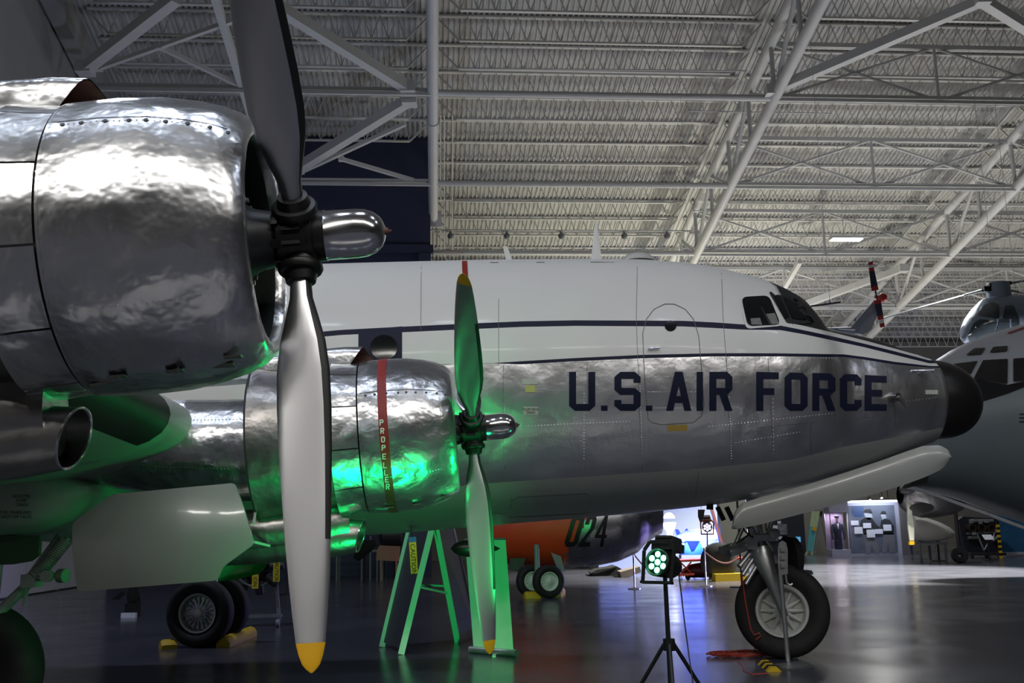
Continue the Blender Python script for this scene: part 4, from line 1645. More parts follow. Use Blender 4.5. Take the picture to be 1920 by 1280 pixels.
def parcan(name, c, d, label, ledmat, size=1.0):
    """flat stage light seen with seven leds on its face"""
    c, d = Vector(c), Vector(d).normalized()
    t = thing(name, label, 'stage light', c - Vector((0, 0, .17 * size)))
    a, up, side = frame(d, (0, 0, 1))
    m = MB()
    m.lathe(c, d, [(-.26, .02), (-.26, .07), (-.2, .1), (-.04, .115), (.02, .118), (.03, .11), (.012, .1), (.005, .001)], 24)
    m.v = [tuple(c + (Vector(p) - c) * size) for p in m.v]
    obj('housing', m, M_BLACK, t)
    m = MB()
    for k in range(7):
        m2 = (0, 0) if k == 6 else (math.cos(k * math.pi / 3 + .5) * .066, math.sin(k * math.pi / 3 + .5) * .066)
        o = c + (up * m2[1] + side * m2[0] + d * .012) * size
        ml = MB()
        ml.lathe(o, d, [(-.005, .001), (-.005, .026 * size), (.004, .024 * size), (.009, .013 * size), (.01, .001)], 14)
        obj('led', ml, ledmat, t)
    m = MB()
    pts = [c + side * .14 * size - up * .1 * size, c + side * .15 * size + up * .1 * size, c + side * .1 * size + up * .17 * size, c - side * .1 * size + up * .17 * size, c - side * .15 * size + up * .1 * size, c - side * .14 * size - up * .1 * size]
    for p, q in zip(pts[:-1], pts[1:]):
        m.beam(p, q, .03 * size, .012 * size, hint=d)
    m.beam(c + side * .14 * size - up * .1 * size, c + side * .14 * size - up * .17 * size, .03 * size, .012 * size, hint=d)
    m.beam(c - side * .14 * size - up * .1 * size, c - side * .14 * size - up * .17 * size, .03 * size, .012 * size, hint=d)
    m.beam(c + side * .15 * size - up * .165 * size, c - side * .15 * size - up * .165 * size, .05 * size, .02 * size, hint=up)
    obj('bracket', m, M_BLACK, t)
    m = MB()
    m.box(c - d * .13 * size + up * .15 * size, (.2 * size, .2 * size, .07 * size), (d, side, up))
    m.box(c - d * .13 * size + up * .20 * size, (.14 * size, .18 * size, .04 * size), (d, side, up))
    for k in range(6):
        m.box(c + d * (-.05 - .03 * k) * size + up * .225 * size, (.012 * size, .16 * size, .02 * size), (d, side, up))
    obj('driver_box', m, M_DARK, t)
    return t


LS = G(1256, 1376)
lc = AT(1234, 1054, LS.y - .02)
ltop = AT(1247, 1082, LS.y)
LS = Vector((ltop.x + .01, LS.y, 0))
tripod('light_stand', LS, ltop, 'black tripod light stand carrying the green stage light', r=.024, hubz=.74)
gd = Vector((-.62, -.70, .2)).normalized()
pc1 = parcan('stage_light', lc + Vector((0, 0, .0)), gd, 'black stage light with seven bright green leds on a tripod', M_GLED, 1.06)
GREEN = (.0, 1.0, .2)
g1 = light('green_beam', 'SPOT', lc + gd * .06, lc + gd * .06 + Vector((-1.0, -.45, .2)), 210, GREEN, .16, spot=84, blend=.5)
m = MB()
cab = [AT(1272, 1072, LS.y + .1), AT(1277, 1110, LS.y + .1), AT(1284, 1170, LS.y + .05), AT(1292, 1230, LS.y), AT(1300, 1285, LS.y - .1), AT(1304, 1330, LS.y - .15)]
gp = G(1306, 1372)
m.pipe(cab + [Vector((gp.x, gp.y, .01)), Vector((gp.x + .5, gp.y - .3, .01))], .006, n=6)
tag(obj('power_cable', m, M_BLACK), 'thin black cable hanging from the green stage light', 'cable')
# a second green light on the floor below the picture
f2 = Vector((-.75, 7.5, .18))
parcan('stage_light', f2, (-.1, .75, .5), 'green stage light standing on the floor below the picture edge', M_GLED, 1.0)
g2 = light('green_beam', 'SPOT', f2 + Vector((-.01, .05, .04)), (-1.7, 9.6, 2.0), 165, GREEN, .32, spot=76, blend=.45)
f3 = Vector((.35, 8.3, .18))  # third green light, added out of view to brighten the banner
parcan('stage_light', f3, (-.1, .95, .12), 'unseen green stage light added on the floor to brighten the banner, below the picture edge', M_GLED, 1.0)
light('green_beam', 'SPOT', f3 + Vector((-.01, .06, .02)), (-.45, 14.9, .75), 900, GREEN, .05, spot=26, blend=.3)

# ------------------------------------------------------------------ cords and small things near the nose wheel
M_CORD = mat('orange_cord', S(176, 62, 48), .5)
cc = G(1398, 1229)
m = MB()
pts = []
rnd = random.Random(3)
for i in range(260):
    t = i / 260 * 2 * math.pi * 9
    k = .23 + .09 * math.sin(i * .13) + .04 * rnd.random()
    pts.append(cc + Vector((math.cos(t) * k * 1.55, math.sin(t) * k * .8, .012 + .05 * abs(math.sin(i * .7)) * (1 - k))))
m.pipe(pts, .008, n=5)
e1 = [G(1416, 1226) + Vector((0, 0, .05)), AT(1416, 1210, 14.0), AT(1418, 1198, 13.9), AT(1426, 1192, 13.9), AT(1424, 1186, 13.9), AT(1414, 1190, 13.9), AT(1408, 1180, 13.9), AT(1398, 1130, 13.9), AT(1392, 1085, 13.95), AT(1388, 1045, 14.0), AT(1390, 1020, 14.0)]
m.pipe(e1, .008, n=6)
tag(obj('extension_cord', m, M_CORD), 'orange extension cord coiled beside the nose wheel', 'cord')
m = MB()
m.pipe([G(1384, 1240), G(1392, 1248), G(1394, 1258), G(1410, 1264), G(1440, 1262)], .008, n=6)
tag(obj('extension_cord', m, M_CORD), 'single orange cord running to the cable ramp', 'cord')
a, b = G(1430, 1238, .02), G(1452, 1256, .02)
ramp = thing('cable_ramp', 'black and yellow striped cable ramp on the floor', 'cable ramp', a)
d = (b - a) / 6
sd = Vector((-d.y, d.x, 0)).normalized()
for i in range(6):
    p, q = a + d * (i + .08), a + d * (i + .95)
    m = MB()
    for s in (-1,):
        pr = [p + sd * .09 - Vector((0, 0, .02)), p + sd * .04 + Vector((0, 0, .03)), p - sd * .04 + Vector((0, 0, .03)), p - sd * .09 - Vector((0, 0, .02))]
        m.prism(pr, q - p)
    obj('segment', m, M_CHOCK if i % 2 else M_BLACK, ramp)
# flat bar post on a foot plate
pb = G(1478, 1243)
post = thing('floor_post', 'slim grey metal post on a foot plate in front of the nose wheel', 'post', pb)
m = MB()
m.tube(pb + Vector((0, 0, .02)), AT(1465, 1095, pb.y), .032, .03, n=12)
m.tube(AT(1465, 1095, pb.y), AT(1463, 1075, pb.y), .03, n=12)
obj('pole', m, M_STRUT, post)
m = MB()
pr = [AT(x, y, pb.y - .03) for x, y in ((1459, 1026), (1461, 1017), (1467, 1013), (1474, 1017), (1477, 1030), (1477, 1076), (1461, 1078))]
m.prism(pr, (0, .035, 0))
obj('head_plate', m, M_STRUT, post)
m = MB()
for yy in (1030, 1045, 1060):
    m.box(AT(1468, yy, pb.y - .05), (.06, .03, .05))
m.pipe([AT(1473, 1076, pb.y), AT(1475, 1092, pb.y), AT(1481, 1097, pb.y), AT(1486, 1094, pb.y)], .016, n=8)
obj('hook', m, M_STRUT, post)
m = MB()
c4 = [G(1450, 1247), G(1478, 1256), G(1527, 1249), G(1500, 1240)]
m.prism(c4, (0, 0, .015))
obj('foot_plate', m, M_STRUT, post)
m = MB()
m.lathe(AT(1482, 1045, pb.y + .5), (-.9, -.3, 0), [(-.05, .001), (-.05, .25), (.05, .25), (.05, .001)], 24)
m.v = [(p[0], p[1], AT(1482, 1045, pb.y + .5).z + (p[2] - AT(1482, 1045, pb.y + .5).z) * 1.15) for p in m.v]
m.tube(AT(1483, 1070, pb.y + .5), Vector((AT(1483, 1070, pb.y + .5).x, pb.y + .5, .01)), .02, n=8)
tag(obj('round_sign', m, M_BLACKMATT), 'dark round sign on a stand seen edge-on behind the nose wheel', 'sign')

# ------------------------------------------------------------------ sandwich board, banner, streamer
M_BOARD = mat('dark_board', S(52, 54, 66), .55, var=.1)
M_LEG = mat('white_leg', S(205, 208, 206), .5)
n1, f1, n2, f2_ = G(752, 1227), G(716, 1213), G(858, 1204), G(893, 1186)
hz_ = 1.86
ap_n = AT(812, 985, (n1.y + n2.y) / 2)
ap_f = AT(770, 992, (f1.y + f2_.y) / 2 - .1)
ap_n = Vector((ap_n.x, ap_n.y, hz_))
ap_f2 = AT(846, 985, f2_.y)
ap_f = Vector((ap_f.x, ap_f.y, hz_))
ap_r = Vector((ap_f2.x, ap_f2.y, hz_))
sb = thing('sandwich_board', 'tall dark folding sandwich board with white legs under the belly', 'sign board', (n1 + f1 + n2 + f2_) / 4)


def slab(a, b, c, d, th):
    m = MB()
    n = (b - a).cross(d - a).normalized() * th
    return m.hexa([a, b, c, d, a + n, b + n, c + n, d + n])


U4 = lambda p, q, t: p + (q - p) * t
obj('board', slab(U4(n1, ap_n, .04), U4(f1, ap_f, .04), ap_f, ap_n, .02), M_BOARD, sb, recalc=True)
obj('board', slab(U4(n2, ap_n, .06), U4(f2_, ap_r, .06), ap_r, ap_n, .02), M_BOARD, sb, recalc=True)
for p, q in ((n1, ap_n), (f1, ap_f), (n2, ap_n + Vector((.03, .03, 0))), (f2_, ap_r)):
    m = MB()
    m.beam(p, q, .09, .05, hint=(0, -1, 0))
    obj('leg', m, M_LEG, sb)
m = MB()
m.beam(U4(n1, ap_n, .5), U4(n2, ap_n, .42), .03, .03)
m.beam(U4(f1, ap_f, .5), U4(n2, ap_n, .48), .03, .03)
obj('spreader', m, M_LEG, sb)

bl, br = G(884, 1224), G(966, 1231)
bn = thing('roll_up_banner', 'plain pale roll-up banner seen from the back, washed green', 'banner', (bl + br) / 2)
m = MB()
m.tube(bl + Vector((0, 0, .05)), br + Vector((0, 0, .05)), .05, n=16)
m.tube(br + Vector((0, 0, .05)), br + (br - bl).normalized() * .03 + Vector((0, 0, .05)), .053, n=16)
m.tube(bl + Vector((0, 0, .05)), bl - (br - bl).normalized() * .02 + Vector((0, 0, .05)), .053, n=16)
obj('roller_base', m, M_STRUT, bn)
m = MB()
dx = (br - bl).normalized()
p0, p1 = bl + dx * .04 + Vector((0, .0, .08)), br - dx * .03 + Vector((0, 0, .08))
tz = AT(948, 1010, p1.y).z
top0, top1 = AT(872, 1012, p0.y), AT(948, 1010, p1.y)
top0.z = top1.z = tz
m.hexa([p0, p1, p1 + Vector((0, .006, 0)), p0 + Vector((0, .006, 0)), top0, top1, top1 + Vector((0, .006, 0)), top0 + Vector((0, .006, 0))])
obj('banner_sheet', m, mat('banner_white', S(205, 212, 206), .6, var=.04), bn)
m = MB()
m.beam(top0, top1, .025, .03)
obj('top_rail', m, M_STRUT, bn)
m = MB()
pm = (bl + br) / 2
m.tube(pm + Vector((0, -.05, .05)), Vector((pm.x - .02, pm.y - .02, tz)), .012, n=8)
m.beam(pm + Vector((.02, -.25, .01)), pm + Vector((.02, .2, .01)), .05, .02)
obj('support_pole', m, M_LEG, bn)

st = thing('caution_streamer', 'yellow ribbon lettered CAUTION hanging from the belly', 'warning ribbon', WP(772, 995, -1.0))
m = MB()
m.tube(WP(770, 985, -1.0), WP(773, 1012, -1.0), .006, n=6)
obj('cord', m, M_BLACK, st)
p, q = WP(773, 1008, -1.0), WP(777, 1072, -1.0)
dn = (q - p).normalized()
rt = Vector((1, 0, 0)) - dn * dn.x
rt.normalize()
m = MB()
m.box((p + q) / 2 + dn * .02, (.085, .006, (q - p).length), (rt, dn.cross(rt), dn))
obj('ribbon', m, mat('ribbon_yellow', S(205, 190, 40), .6), st)
m = MB()
m.box(p + dn * .02, (.09, .012, .06), (rt, dn.cross(rt), dn))
obj('ribbon_tab', m, mat('tab_blue', S(40, 110, 160), .6), st)
m = MB()
text_on_plane(m, 'CAUTION', (p + q) / 2 + dn * .05 + rt * -.028 + Vector((0, -.006, 0)), dn, rt, .056)
obj('lettering', m, M_BLACK, st)


def chock(p, q, label, w=.14, h=.13, group='yellow wheel chocks'):
    p, q = Vector(p), Vector(q)
    d = (q - p).normalized()
    s = Vector((-d.y, d.x, 0))
    m = MB()
    prof = [(-w / 2, 0), (-w / 2, h * .45), (-w * .3, h * .85), (0, h), (w * .3, h * .85), (w / 2, h * .45), (w / 2, 0)]
    m.loft([[p + s * a * .85 + Vector((0, 0, b * .8)) for a, b in prof], [p + d * .04 + s * a + Vector((0, 0, b)) for a, b in prof], [q - d * .04 + s * a + Vector((0, 0, b)) for a, b in prof], [q + s * a * .85 + Vector((0, 0, b * .8)) for a, b in prof]])
    return tag(obj('wheel_chock', m, M_CHOCK, recalc=True), label, 'wheel chock', group)


chock(G(300, 1216), G(330, 1214), 'yellow chock left of the paired main tyres', .3, .14)
chock(G(418, 1213), G(470, 1192), 'long yellow chock right of the paired main tyres', .24, .17)

# ------------------------------------------------------------------ orange and silver aircraft numbered 024
OY = 28.5
M_SILV = mat('silver_skin', (.55, .55, .58, 1), .3, 1.0, var=.15, vscale=2, bump=.01, bscale=2.5, rvar=.1)
op = thing('numbered_airplane', 'orange and silver airplane numbered 024 seen under the belly', 'airplane', Vector((AT(1060, 1000, OY).x, OY, 0)))
prof = [(880, 1026, 1028), (892, 985, 1046), (920, 950, 1053), (960, 925, 1058), (1010, 912, 1062), (1060, 905, 1064), (1110, 902, 1062), (1160, 902, 1052), (1195, 905, 1036), (1214, 908, 1015), (1240, 912, 1000)]
us_ = np.linspace(0, 1, 70)
pa = np.array(prof, float)
ti = np.linspace(0, 1, len(prof))
RG = []
for t in us_:
    x, a, b = [float(np.interp(t, ti, pa[:, k])) for k in range(3)]
    A_, B_ = AT(x, a, OY), AT(x, b, OY)
    r_ = (A_.z - B_.z) / 2
    RG.append([Vector((B_.x, OY - r_ * .9 * math.sin(w), (A_.z + B_.z) / 2 + r_ * math.cos(w))) for w in [2 * math.pi * k / 64 for k in range(64)]])
RGn = np.array([[list(p) for p in r] for r in RG])
pxn = proj_np(RGn)
m = MB()
m.loft(RG)
mi = []
for i in range(len(RG) - 1):
    for j in range(64):
        x, y = pxn[i, j]
        mi.append(0 if x < 1093 - (y - 975) * .62 + (8 if y > 1040 else 0) else 1)
m.m = mi + [0, 1]
ob = obj('fuselage', m, [M_ORANGE, M_SILV], op)
S2 = Surf(RGn[:, :33])
S2.front[:] = True
for ch, x0, x1, sl, sw in (('0', 1056, 1081, 18, 9), ('2', 1085, 1105, 16, 8), ('4', 1112, 1134, 10, 6)):
    obj('numeral', S2.quads(block_px(ch, x0, x1, 966, 1024, None, sw, sl), 2, 5, .02), M_BLACK, ob, 'black slanted numeral')
wc = G(1029, 1121)
m = MB()
m.tube((wc.x - .28, wc.y + .15, .4), (wc.x - .28, wc.y + .2, 1.35), .07, n=10)
og = obj('nose_gear', m, mat('gear_green', S(110, 140, 120), .5), op)
wheel(og, (wc.x, wc.y, .42), (.35, -.93, 0), .42, .26, .24, 'wheel', 14, mat('wheel_white', S(210, 214, 208), .5))
wheel(og, (wc.x - .42, wc.y + .35, .42), (.35, -.93, 0), .42, .26, .24, 'wheel', 14, MATS['wheel_white'])
m = MB()
m.prism([AT(x, y, OY - .9) for x, y in ((1033, 1035), (1052, 1043), (1060, 1073), (1045, 1066))], (0, .05, 0))
obj('gear_door', m, M_GREY, op)
m = MB()
m.prism([AT(x, y, OY - .7) for x, y in ((957, 1046), (986, 1046), (976, 1074), (954, 1067))], (0, .3, 0))
obj('wheel_well_box', m, M_DARK, op)
chock(G(983, 1122), G(1012, 1121), 'yellow chock left of the tyres of the orange airplane', .3, .18)
chock(G(1043, 1119), G(1050, 1112), 'yellow chock right of the tyres of the orange airplane', .3, .2)

# rope posts
def rope_post(p, top, label):
    t = thing('rope_post', label, 'barrier post', p, 0, 'chrome rope posts')
    m = MB()
    m.lathe(p, (0, 0, 1), [(0, .001), (0, .19), (.02, .19), (.045, .05), (.05, .025), (top - .08, .025), (top - .07, .045), (top - .03, .045), (top - .01, .03), (top, .001)], 20)
    obj('post', m, mat('brushed_steel', (.6, .58, .52, 1), .3, 1.0), t)
    return t


s1, s2 = G(1190, 1104), G(1324, 1099)
rope_post(s1, 1.08, 'chrome rope post in front of the silver nose')
rope_post(s2, 1.12, 'chrome rope post in front of the blue-lit display')
M_ROPE = mat('gold_rope', S(150, 105, 50), .7)
for a, b, l in ((s2 + Vector((0, 0, 1.0)), AT(1402, 1022, s2.y + .3), 'tan rope sagging from the rope post towards the nose wheel'), (s1 + Vector((0, 0, 1.0)), AT(1262, 1052, s1.y + .5), 'tan rope sagging behind the green stage light')):
    m = MB()
    pts = [a + (b - a) * (i / 16) - Vector((0, 0, .42 * math.sin(math.pi * i / 16))) for i in range(17)]
    m.pipe(pts, .022, n=6)
    tag(obj('barrier_rope', m, M_ROPE), l, 'rope')

# ------------------------------------------------------------------ blue-lit display
BY = 44.0
m = MB()
pA, pB = AT(1178, 1050, BY), AT(1352, 1050, BY)
m.box(((pA.x + pB.x) / 2, BY + .3, 2.6), (pB.x - pA.x + 2.5, .2, 5.2))
bw = tag(obj('display_backdrop', m, mat('backdrop_pale', S(130, 140, 170), .6)), 'pale backdrop panel washed with blue light', 'backdrop')
light('blue_wash', 'SPOT', (AT(1300, 1040, 39).x, 38.5, 1.2), (AT(1290, 1000, BY).x, BY, 2.4), 2200, (.06, .13, 1.0), .2, spot=95, blend=.7)
bs = G(1326, 1104)
bs = Vector((bs.x, 36.0, 0))
bs.x = AT(1325, 1030, 36).x
tripod('light_stand', bs, AT(1326, 996, 36), 'thin black light stand in front of the blue backdrop', r=.03, hubz=.7)
hd = AT(1326, 988, 36)
parcan('stage_light', hd, (-.1, -.9, -.25), 'stage light glowing blue-white on the far stand', M_BLED, 1.5)
vl = Vector((8.6, 31.0, .18))
parcan('stage_light', vl, (-.85, -.4, .1), 'stage light on the floor hidden behind the nose wheel', M_BLED, 1.0)
light('violet_wash', 'SPOT', vl + Vector((-.08, -.04, .02)), (2.6, 28.2, 1.1), 1700, (.35, .28, 1.0), .12, spot=62, blend=.6)
# small jet with pointed nose
jt = thing('small_jet', 'small pale jet with a dark intake in the blue display', 'aircraft', (AT(1295, 1030, 40).x, 40, 0))
m = MB()
secs = []
for x, y, r in ((1262, 1008, .02), (1270, 1008, .12), (1285, 1008, .26), (1310, 1006, .3), (1340, 1004, .24), (1352, 1003, .1)):
    c = AT(x, y, 40)
    secs.append([c + Vector((0, -r * math.sin(t), r * math.cos(t))) for t in [2 * math.pi * k / 16 for k in range(16)]])
m.loft(secs)
obj('body', m, M_WHITE, jt)
m = MB()
m.prism([AT(x, y, 39.6) for x, y in ((1270, 1020), (1340, 1012), (1352, 1018), (1300, 1024))], (0, .1, 0))
obj('wing', m, M_WHITE, jt)
for q in (((1266, 992), (1272, 992), (1280, 1006), (1270, 1006)), ((1284, 994), (1288, 990), (1298, 1006), (1288, 1006)), ((1300, 998), (1304, 996), (1312, 1004), (1302, 1005))):
    m = MB()
    m.prism([AT(x, y, 40) for x, y in q], (0, .06, 0))
    obj('fin', m, M_BLUE, jt)
m = MB()
m.prism([AT(x, y, 39.5) for x, y in ((1277, 1040), (1287, 1016), (1312, 1016), (1322, 1040))], (0, .5, 0))
obj('intake_cover', m, mat('cover_blue', S(60, 110, 200), .5), jt)
m = MB()
m.prism([AT(x, y, 39.45) for x, y in ((1288, 1014), (1312, 1014), (1302, 1032), (1297, 1034))], (0, .3, 0))
obj('intake', m, M_BLACKMATT, jt)
for x in (1275, 1318):
    m = MB()
    m.tube(AT(x, 1040, 39.8), Vector((AT(x, 1040, 39.8).x, 39.8, 0)), .05, n=8)
    obj('stand_leg', m, M_GREY, jt)
# tall white figure-like lamp
wl_ = thing('glowing_lamp', 'tall bright white lamp with a domed cap beside the silver nose', 'lamp', (AT(1256, 1040, 41).x, 41, 0))
c = AT(1256, 1006, 41)
m = MB()
m.lathe((c.x, 41, 0), (0, 0, 1), [(0, .001), (0, .2), (.05, .2), (.08, .04), (c.z - .1, .04), (c.z - .05, .2), (c.z + .05, .2)], 16)
obj('stand', m, M_GREY, wl_)
m = MB()
m.lathe((c.x, 41, c.z), (0, 0, 1), [(.05, .12), (.2, .12), (.35, .22), (.55, .28), (.57, .001)], 16)
obj('shade', m, mat('lamp_glow', (1, 1, 1), .5, emit=(.75, .82, 1), estr=3), wl_)
m = MB()
m.lathe((c.x, 41, c.z), (0, 0, 1), [(.72, .24), (.8, .22), (.92, .12), (.95, .001)], 16)
obj('cap', m, MATS['lamp_glow'], wl_)
# red and orange light aircraft low in front of it
ra = thing('light_aircraft', 'small red and orange biplane low behind the rope', 'aircraft', (AT(1310, 1080, 35).x, 35, 0))
for x0, y0, x1, y1, t in ((1262, 1054, 1392, 1049, .12), (1258, 1080, 1302, 1078, .08), (1330, 1078, 1376, 1074, .08)):
    m = MB()
    m.hexa([AT(x0, y0, 34.2), AT(x1, y1, 34.2), AT(x1, y1 - 3, 35.6), AT(x0, y0 - 3, 35.6), AT(x0, y0 - 4, 34.2), AT(x1, y1 - 4, 34.2), AT(x1, y1 - 6, 35.6), AT(x0, y0 - 6, 35.6)])
    obj('wing', m, mat('plane_red', S(215, 80, 40), .4), ra)
m = MB()
secs = []
for x, y, r in ((1280, 1072, .1), (1296, 1070, .22), (1320, 1068, .26), (1350, 1066, .2), (1384, 1060, .06)):
    c = AT(x, y, 35)
    secs.append([c + Vector((0, -r * math.sin(t), r * math.cos(t))) for t in [2 * math.pi * k / 14 for k in range(14)]])
m.loft(secs)
obj('fuselage', m, mat('plane_maroon', S(90, 40, 60), .4), ra)
for (xa, ya), (xb, yb) in (((1272, 1054), (1282, 1080)), ((1296, 1053), (1274, 1080)), ((1340, 1052), (1350, 1076)), ((1360, 1050), (1340, 1076)), ((1276, 1054), (1300, 1078))):
    m = MB()
    m.tube(AT(xa, ya, 34.4), AT(xb, yb, 34.4), .025, n=6)
    obj('strut', m, MATS['plane_red'], ra)
for x in (1290, 1335):
    c = G(x, 1092)
    wheel(ra, (AT(x, 1085, 34.6).x, 34.6, .18), (1, .2, 0), .18, .1, .1, 'wheel', 6)
    m = MB()
    m.tube((AT(x, 1085, 34.6).x, 34.6, .18), AT(x + 6, 1074, 34.8), .03, n=6)
    obj('gear_leg', m, M_DARK, ra)
m = MB()
a, b = G(1338, 1090), G(1396, 1088)
m.beam(a + Vector((0, 0, .12)), b + Vector((0, 0, .12)), .3, .24)
tag(obj('floor_barrier', m, M_CHOCK), 'low yellow barrier beam on the floor behind the rope', 'barrier')
m = MB()
c = AT(1347, 1038, 33.5)
m.lathe((c.x, 33.5, .62), (.25, -.97, 0), [(-.12, .1), (-.16, .4), (-.1, .6), (.1, .6), (.16, .4), (.12, .1), (.1, .001)], 28)
tag(obj('spare_tyre', m, M_RUBBER), 'upright black tyre beside the red biplane', 'tyre')
m = MB()
m.prism([AT(x, y, 30) for x, y in ((1309, 955), (1322, 955), (1319, 970), (1313, 979), (1309, 968))], (0, .05, 0))
m.tube(AT(1315, 955, 30), Vector((AT(1315, 955, 30).x, 30, roof_z(30) + .9)), .005, n=6, mi=1)
tag(obj('hanging_paddle', m, [M_DARK, M_STEEL]), 'dark propeller blade tip hanging in front of the blue backdrop', 'propeller blade')
# ladder-like red strap of a parasol behind
m = MB()
m.beam(AT(1333, 950, 38), AT(1370, 1080, 38), .25, .08)
tag(obj('lattice_brace', m, mat('brace_red', S(150, 90, 90), .5)), 'slanting reddish brace at the right end of the blue backdrop', 'brace')
m = MB()
m.box((AT(1375, 1020, 39).x, 39, 1.9), (1.0, .5, 3.8))
tag(obj('dark_screen', m, mat('screen_dark', S(44, 48, 44), .7)), 'dark upright screen between the backdrop and the nose wheel', 'screen')
# black sled and low platform
m = MB()
a = G(1112, 1080)
m.prism([AT(x, y, a.y) for x, y in ((1108, 1074), (1120, 1068), (1158, 1062), (1165, 1066), (1166, 1088), (1118, 1088))], (0, 1.6, 0))
m.prism([AT(x, y, a.y - .05) for x, y in ((1112, 1073), (1156, 1061), (1158, 1063), (1115, 1076))], (0, 1.7, 0))
tag(obj('folded_platform', m, M_BLACKMATT), 'low black folded platform under the silver nose', 'platform')
m = MB()
a = G(1185, 1082)
m.prism([AT(x, y, a.y) for x, y in ((1163, 1072), (1200, 1062), (1202, 1072), (1185, 1080), (1165, 1082))], (0, 1.2, 0))
tag(obj('canvas_bundle', m, mat('canvas', S(120, 110, 100), .8, var=.2)), 'pale folded canvas bundle beside the black platform', 'bundle')

# ------------------------------------------------------------------ grey jet at the right edge
JY = 21.5
gj = thing('jet_airplane', 'large pale grey airplane nose with flight deck windows at the right edge', 'airplane', (AT(1900, 900, JY).x, JY, 0))
prof = [(1684, 893, 897), (1688, 862, 906), (1696, 815, 911), (1712, 752, 917), (1740, 700, 923), (1770, 673, 931), (1800, 655, 941), (1830, 641, 953), (1875, 625, 970), (1920, 612, 985), (1980, 602, 1003), (2060, 594, 1018), (2250, 590, 1025), (2600, 590, 1025)]
pa = np.array(prof, float)
ti = np.r_[0, np.cumsum(np.hypot(np.diff(pa[:, 0]), np.diff(pa[:, 1])))]
ti /= ti[-1]
RG = []
for t in np.linspace(0, 1, 130):
    x, a, b = [float(np.interp(t, ti, pa[:, k])) for k in range(3)]
    A_, B_ = AT(x, a, JY), AT(x, b, JY)
    r_ = (A_.z - B_.z) / 2
    RG.append([Vector(((A_.x + B_.x) / 2, JY - r_ * .98 * math.sin(w), (A_.z + B_.z) / 2 + r_ * math.cos(w))) for w in [2 * math.pi * k / 120 for k in range(120)]])
RGn = np.array([[list(p) for p in r] for r in RG])
pxn = proj_np(RGn)
m = MB()
m.loft(RG)
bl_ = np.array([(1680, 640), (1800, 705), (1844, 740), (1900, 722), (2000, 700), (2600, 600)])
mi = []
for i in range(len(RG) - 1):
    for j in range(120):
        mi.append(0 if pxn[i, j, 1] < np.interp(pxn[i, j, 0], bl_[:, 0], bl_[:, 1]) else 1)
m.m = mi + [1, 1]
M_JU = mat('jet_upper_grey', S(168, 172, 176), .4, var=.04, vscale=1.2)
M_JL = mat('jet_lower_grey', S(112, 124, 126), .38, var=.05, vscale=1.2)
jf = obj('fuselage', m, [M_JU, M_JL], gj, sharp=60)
S3 = Surf(RGn[:, :61])
S3.front[:] = True
obj('black_band', S3.quads([((1790, 688), (1826, 711), (1844, 752), (1815, 735)), ((1826, 711), (1889, 722), (1889, 738), (1844, 752)), ((1889, 722), (1950, 708), (1950, 714), (1889, 738))], 6, 4, .02), M_BLACKMATT, jf, 'black antiglare band under the flight deck windows')
for q in ([(1812, 668), (1827, 655), (1849, 654), (1841, 666)], [(1856, 663), (1863, 652.5), (1890, 650.5), (1889, 660)], [(1789, 684), (1834, 678.5), (1820, 704)], [(1826, 711), (1844, 677), (1890, 674.5), (1889, 720.5)], [(1900, 674), (1928, 672), (1928, 713), (1900, 716.5)]):
    obj('flight_deck_window', S3.fan(rounded(q, 2, 2), .035), mat('jet_glass', S(44, 42, 40), .12, spec=.7, var=.2, vscale=4), jf, 'dark flight deck window')
obj('red_mark', S3.line([(1890, 626), (1925, 614)], 3, .02), M_RED, jf)
m = MB()
pts = [AT(x, y, JY - .35) for x, y in ((1695, 911), (1720, 917), (1760, 930), (1800, 945), (1850, 963), (1900, 982), (1930, 993))]
for p, q in zip(pts[:-1], pts[1:]):
    m.beam(p, q + (q - p) * .02, .1, .06)
obj('belly_highlight', m, M_JU, gj)  # pale strip standing in for the highlight along the lower edge
m = MB()
m.prism([AT(x, y, JY - 1.2) for x, y in ((1700, 915), (1720, 890), (1745, 880), (1738, 905))], (0, .3, 0))
obj('nose_well', m, M_BLACKMATT, gj)
for x, y in ((1911, 776), (1911, 783), (1911, 790)):
    obj('hatch_mark', S3.line([(x, y), (x + 14, y)], 2, .02), M_BLACK, jf)

# ------------------------------------------------------------------ hanging helicopter, right
HY = 34.0
hl = thing('hanging_helicopter', 'grey helicopter with a glazed nose hanging at the right edge', 'helicopter', AT(1870, 640, HY))
prof = [(1803, 632, 634), (1806, 612, 641), (1815, 594, 646), (1828, 578, 649), (1845, 562, 651), (1862, 555, 653), (1890, 553, 655), (1920, 553, 657), (2050, 553, 657)]
pa = np.array(prof, float)
RG = []
for t in np.linspace(0, 1, 60):
    x, a, b = [float(np.interp(t, np.linspace(0, 1, len(prof)), pa[:, k])) for k in range(3)]
    A_, B_ = AT(x, a, HY), AT(x, b, HY)
    r_ = (A_.z - B_.z) / 2
    RG.append([Vector(((A_.x + B_.x) / 2, HY - min(r_, .8) * math.sin(w), (A_.z + B_.z) / 2 + r_ * math.cos(w))) for w in [2 * math.pi * k / 48 for k in range(48)]])
m = MB()
m.loft(RG)
M_HG = mat('helicopter_grey', S(118, 130, 144), .4, var=.06)
hb = obj('fuselage', m, M_HG, hl, sharp=60)
S4 = Surf(np.array([[list(p) for p in r] for r in RG])[:, :25])
S4.front[:] = True
M_HGL = mat('helicopter_glass', S(60, 68, 72), .08, spec=.8, var=.3, vscale=3)
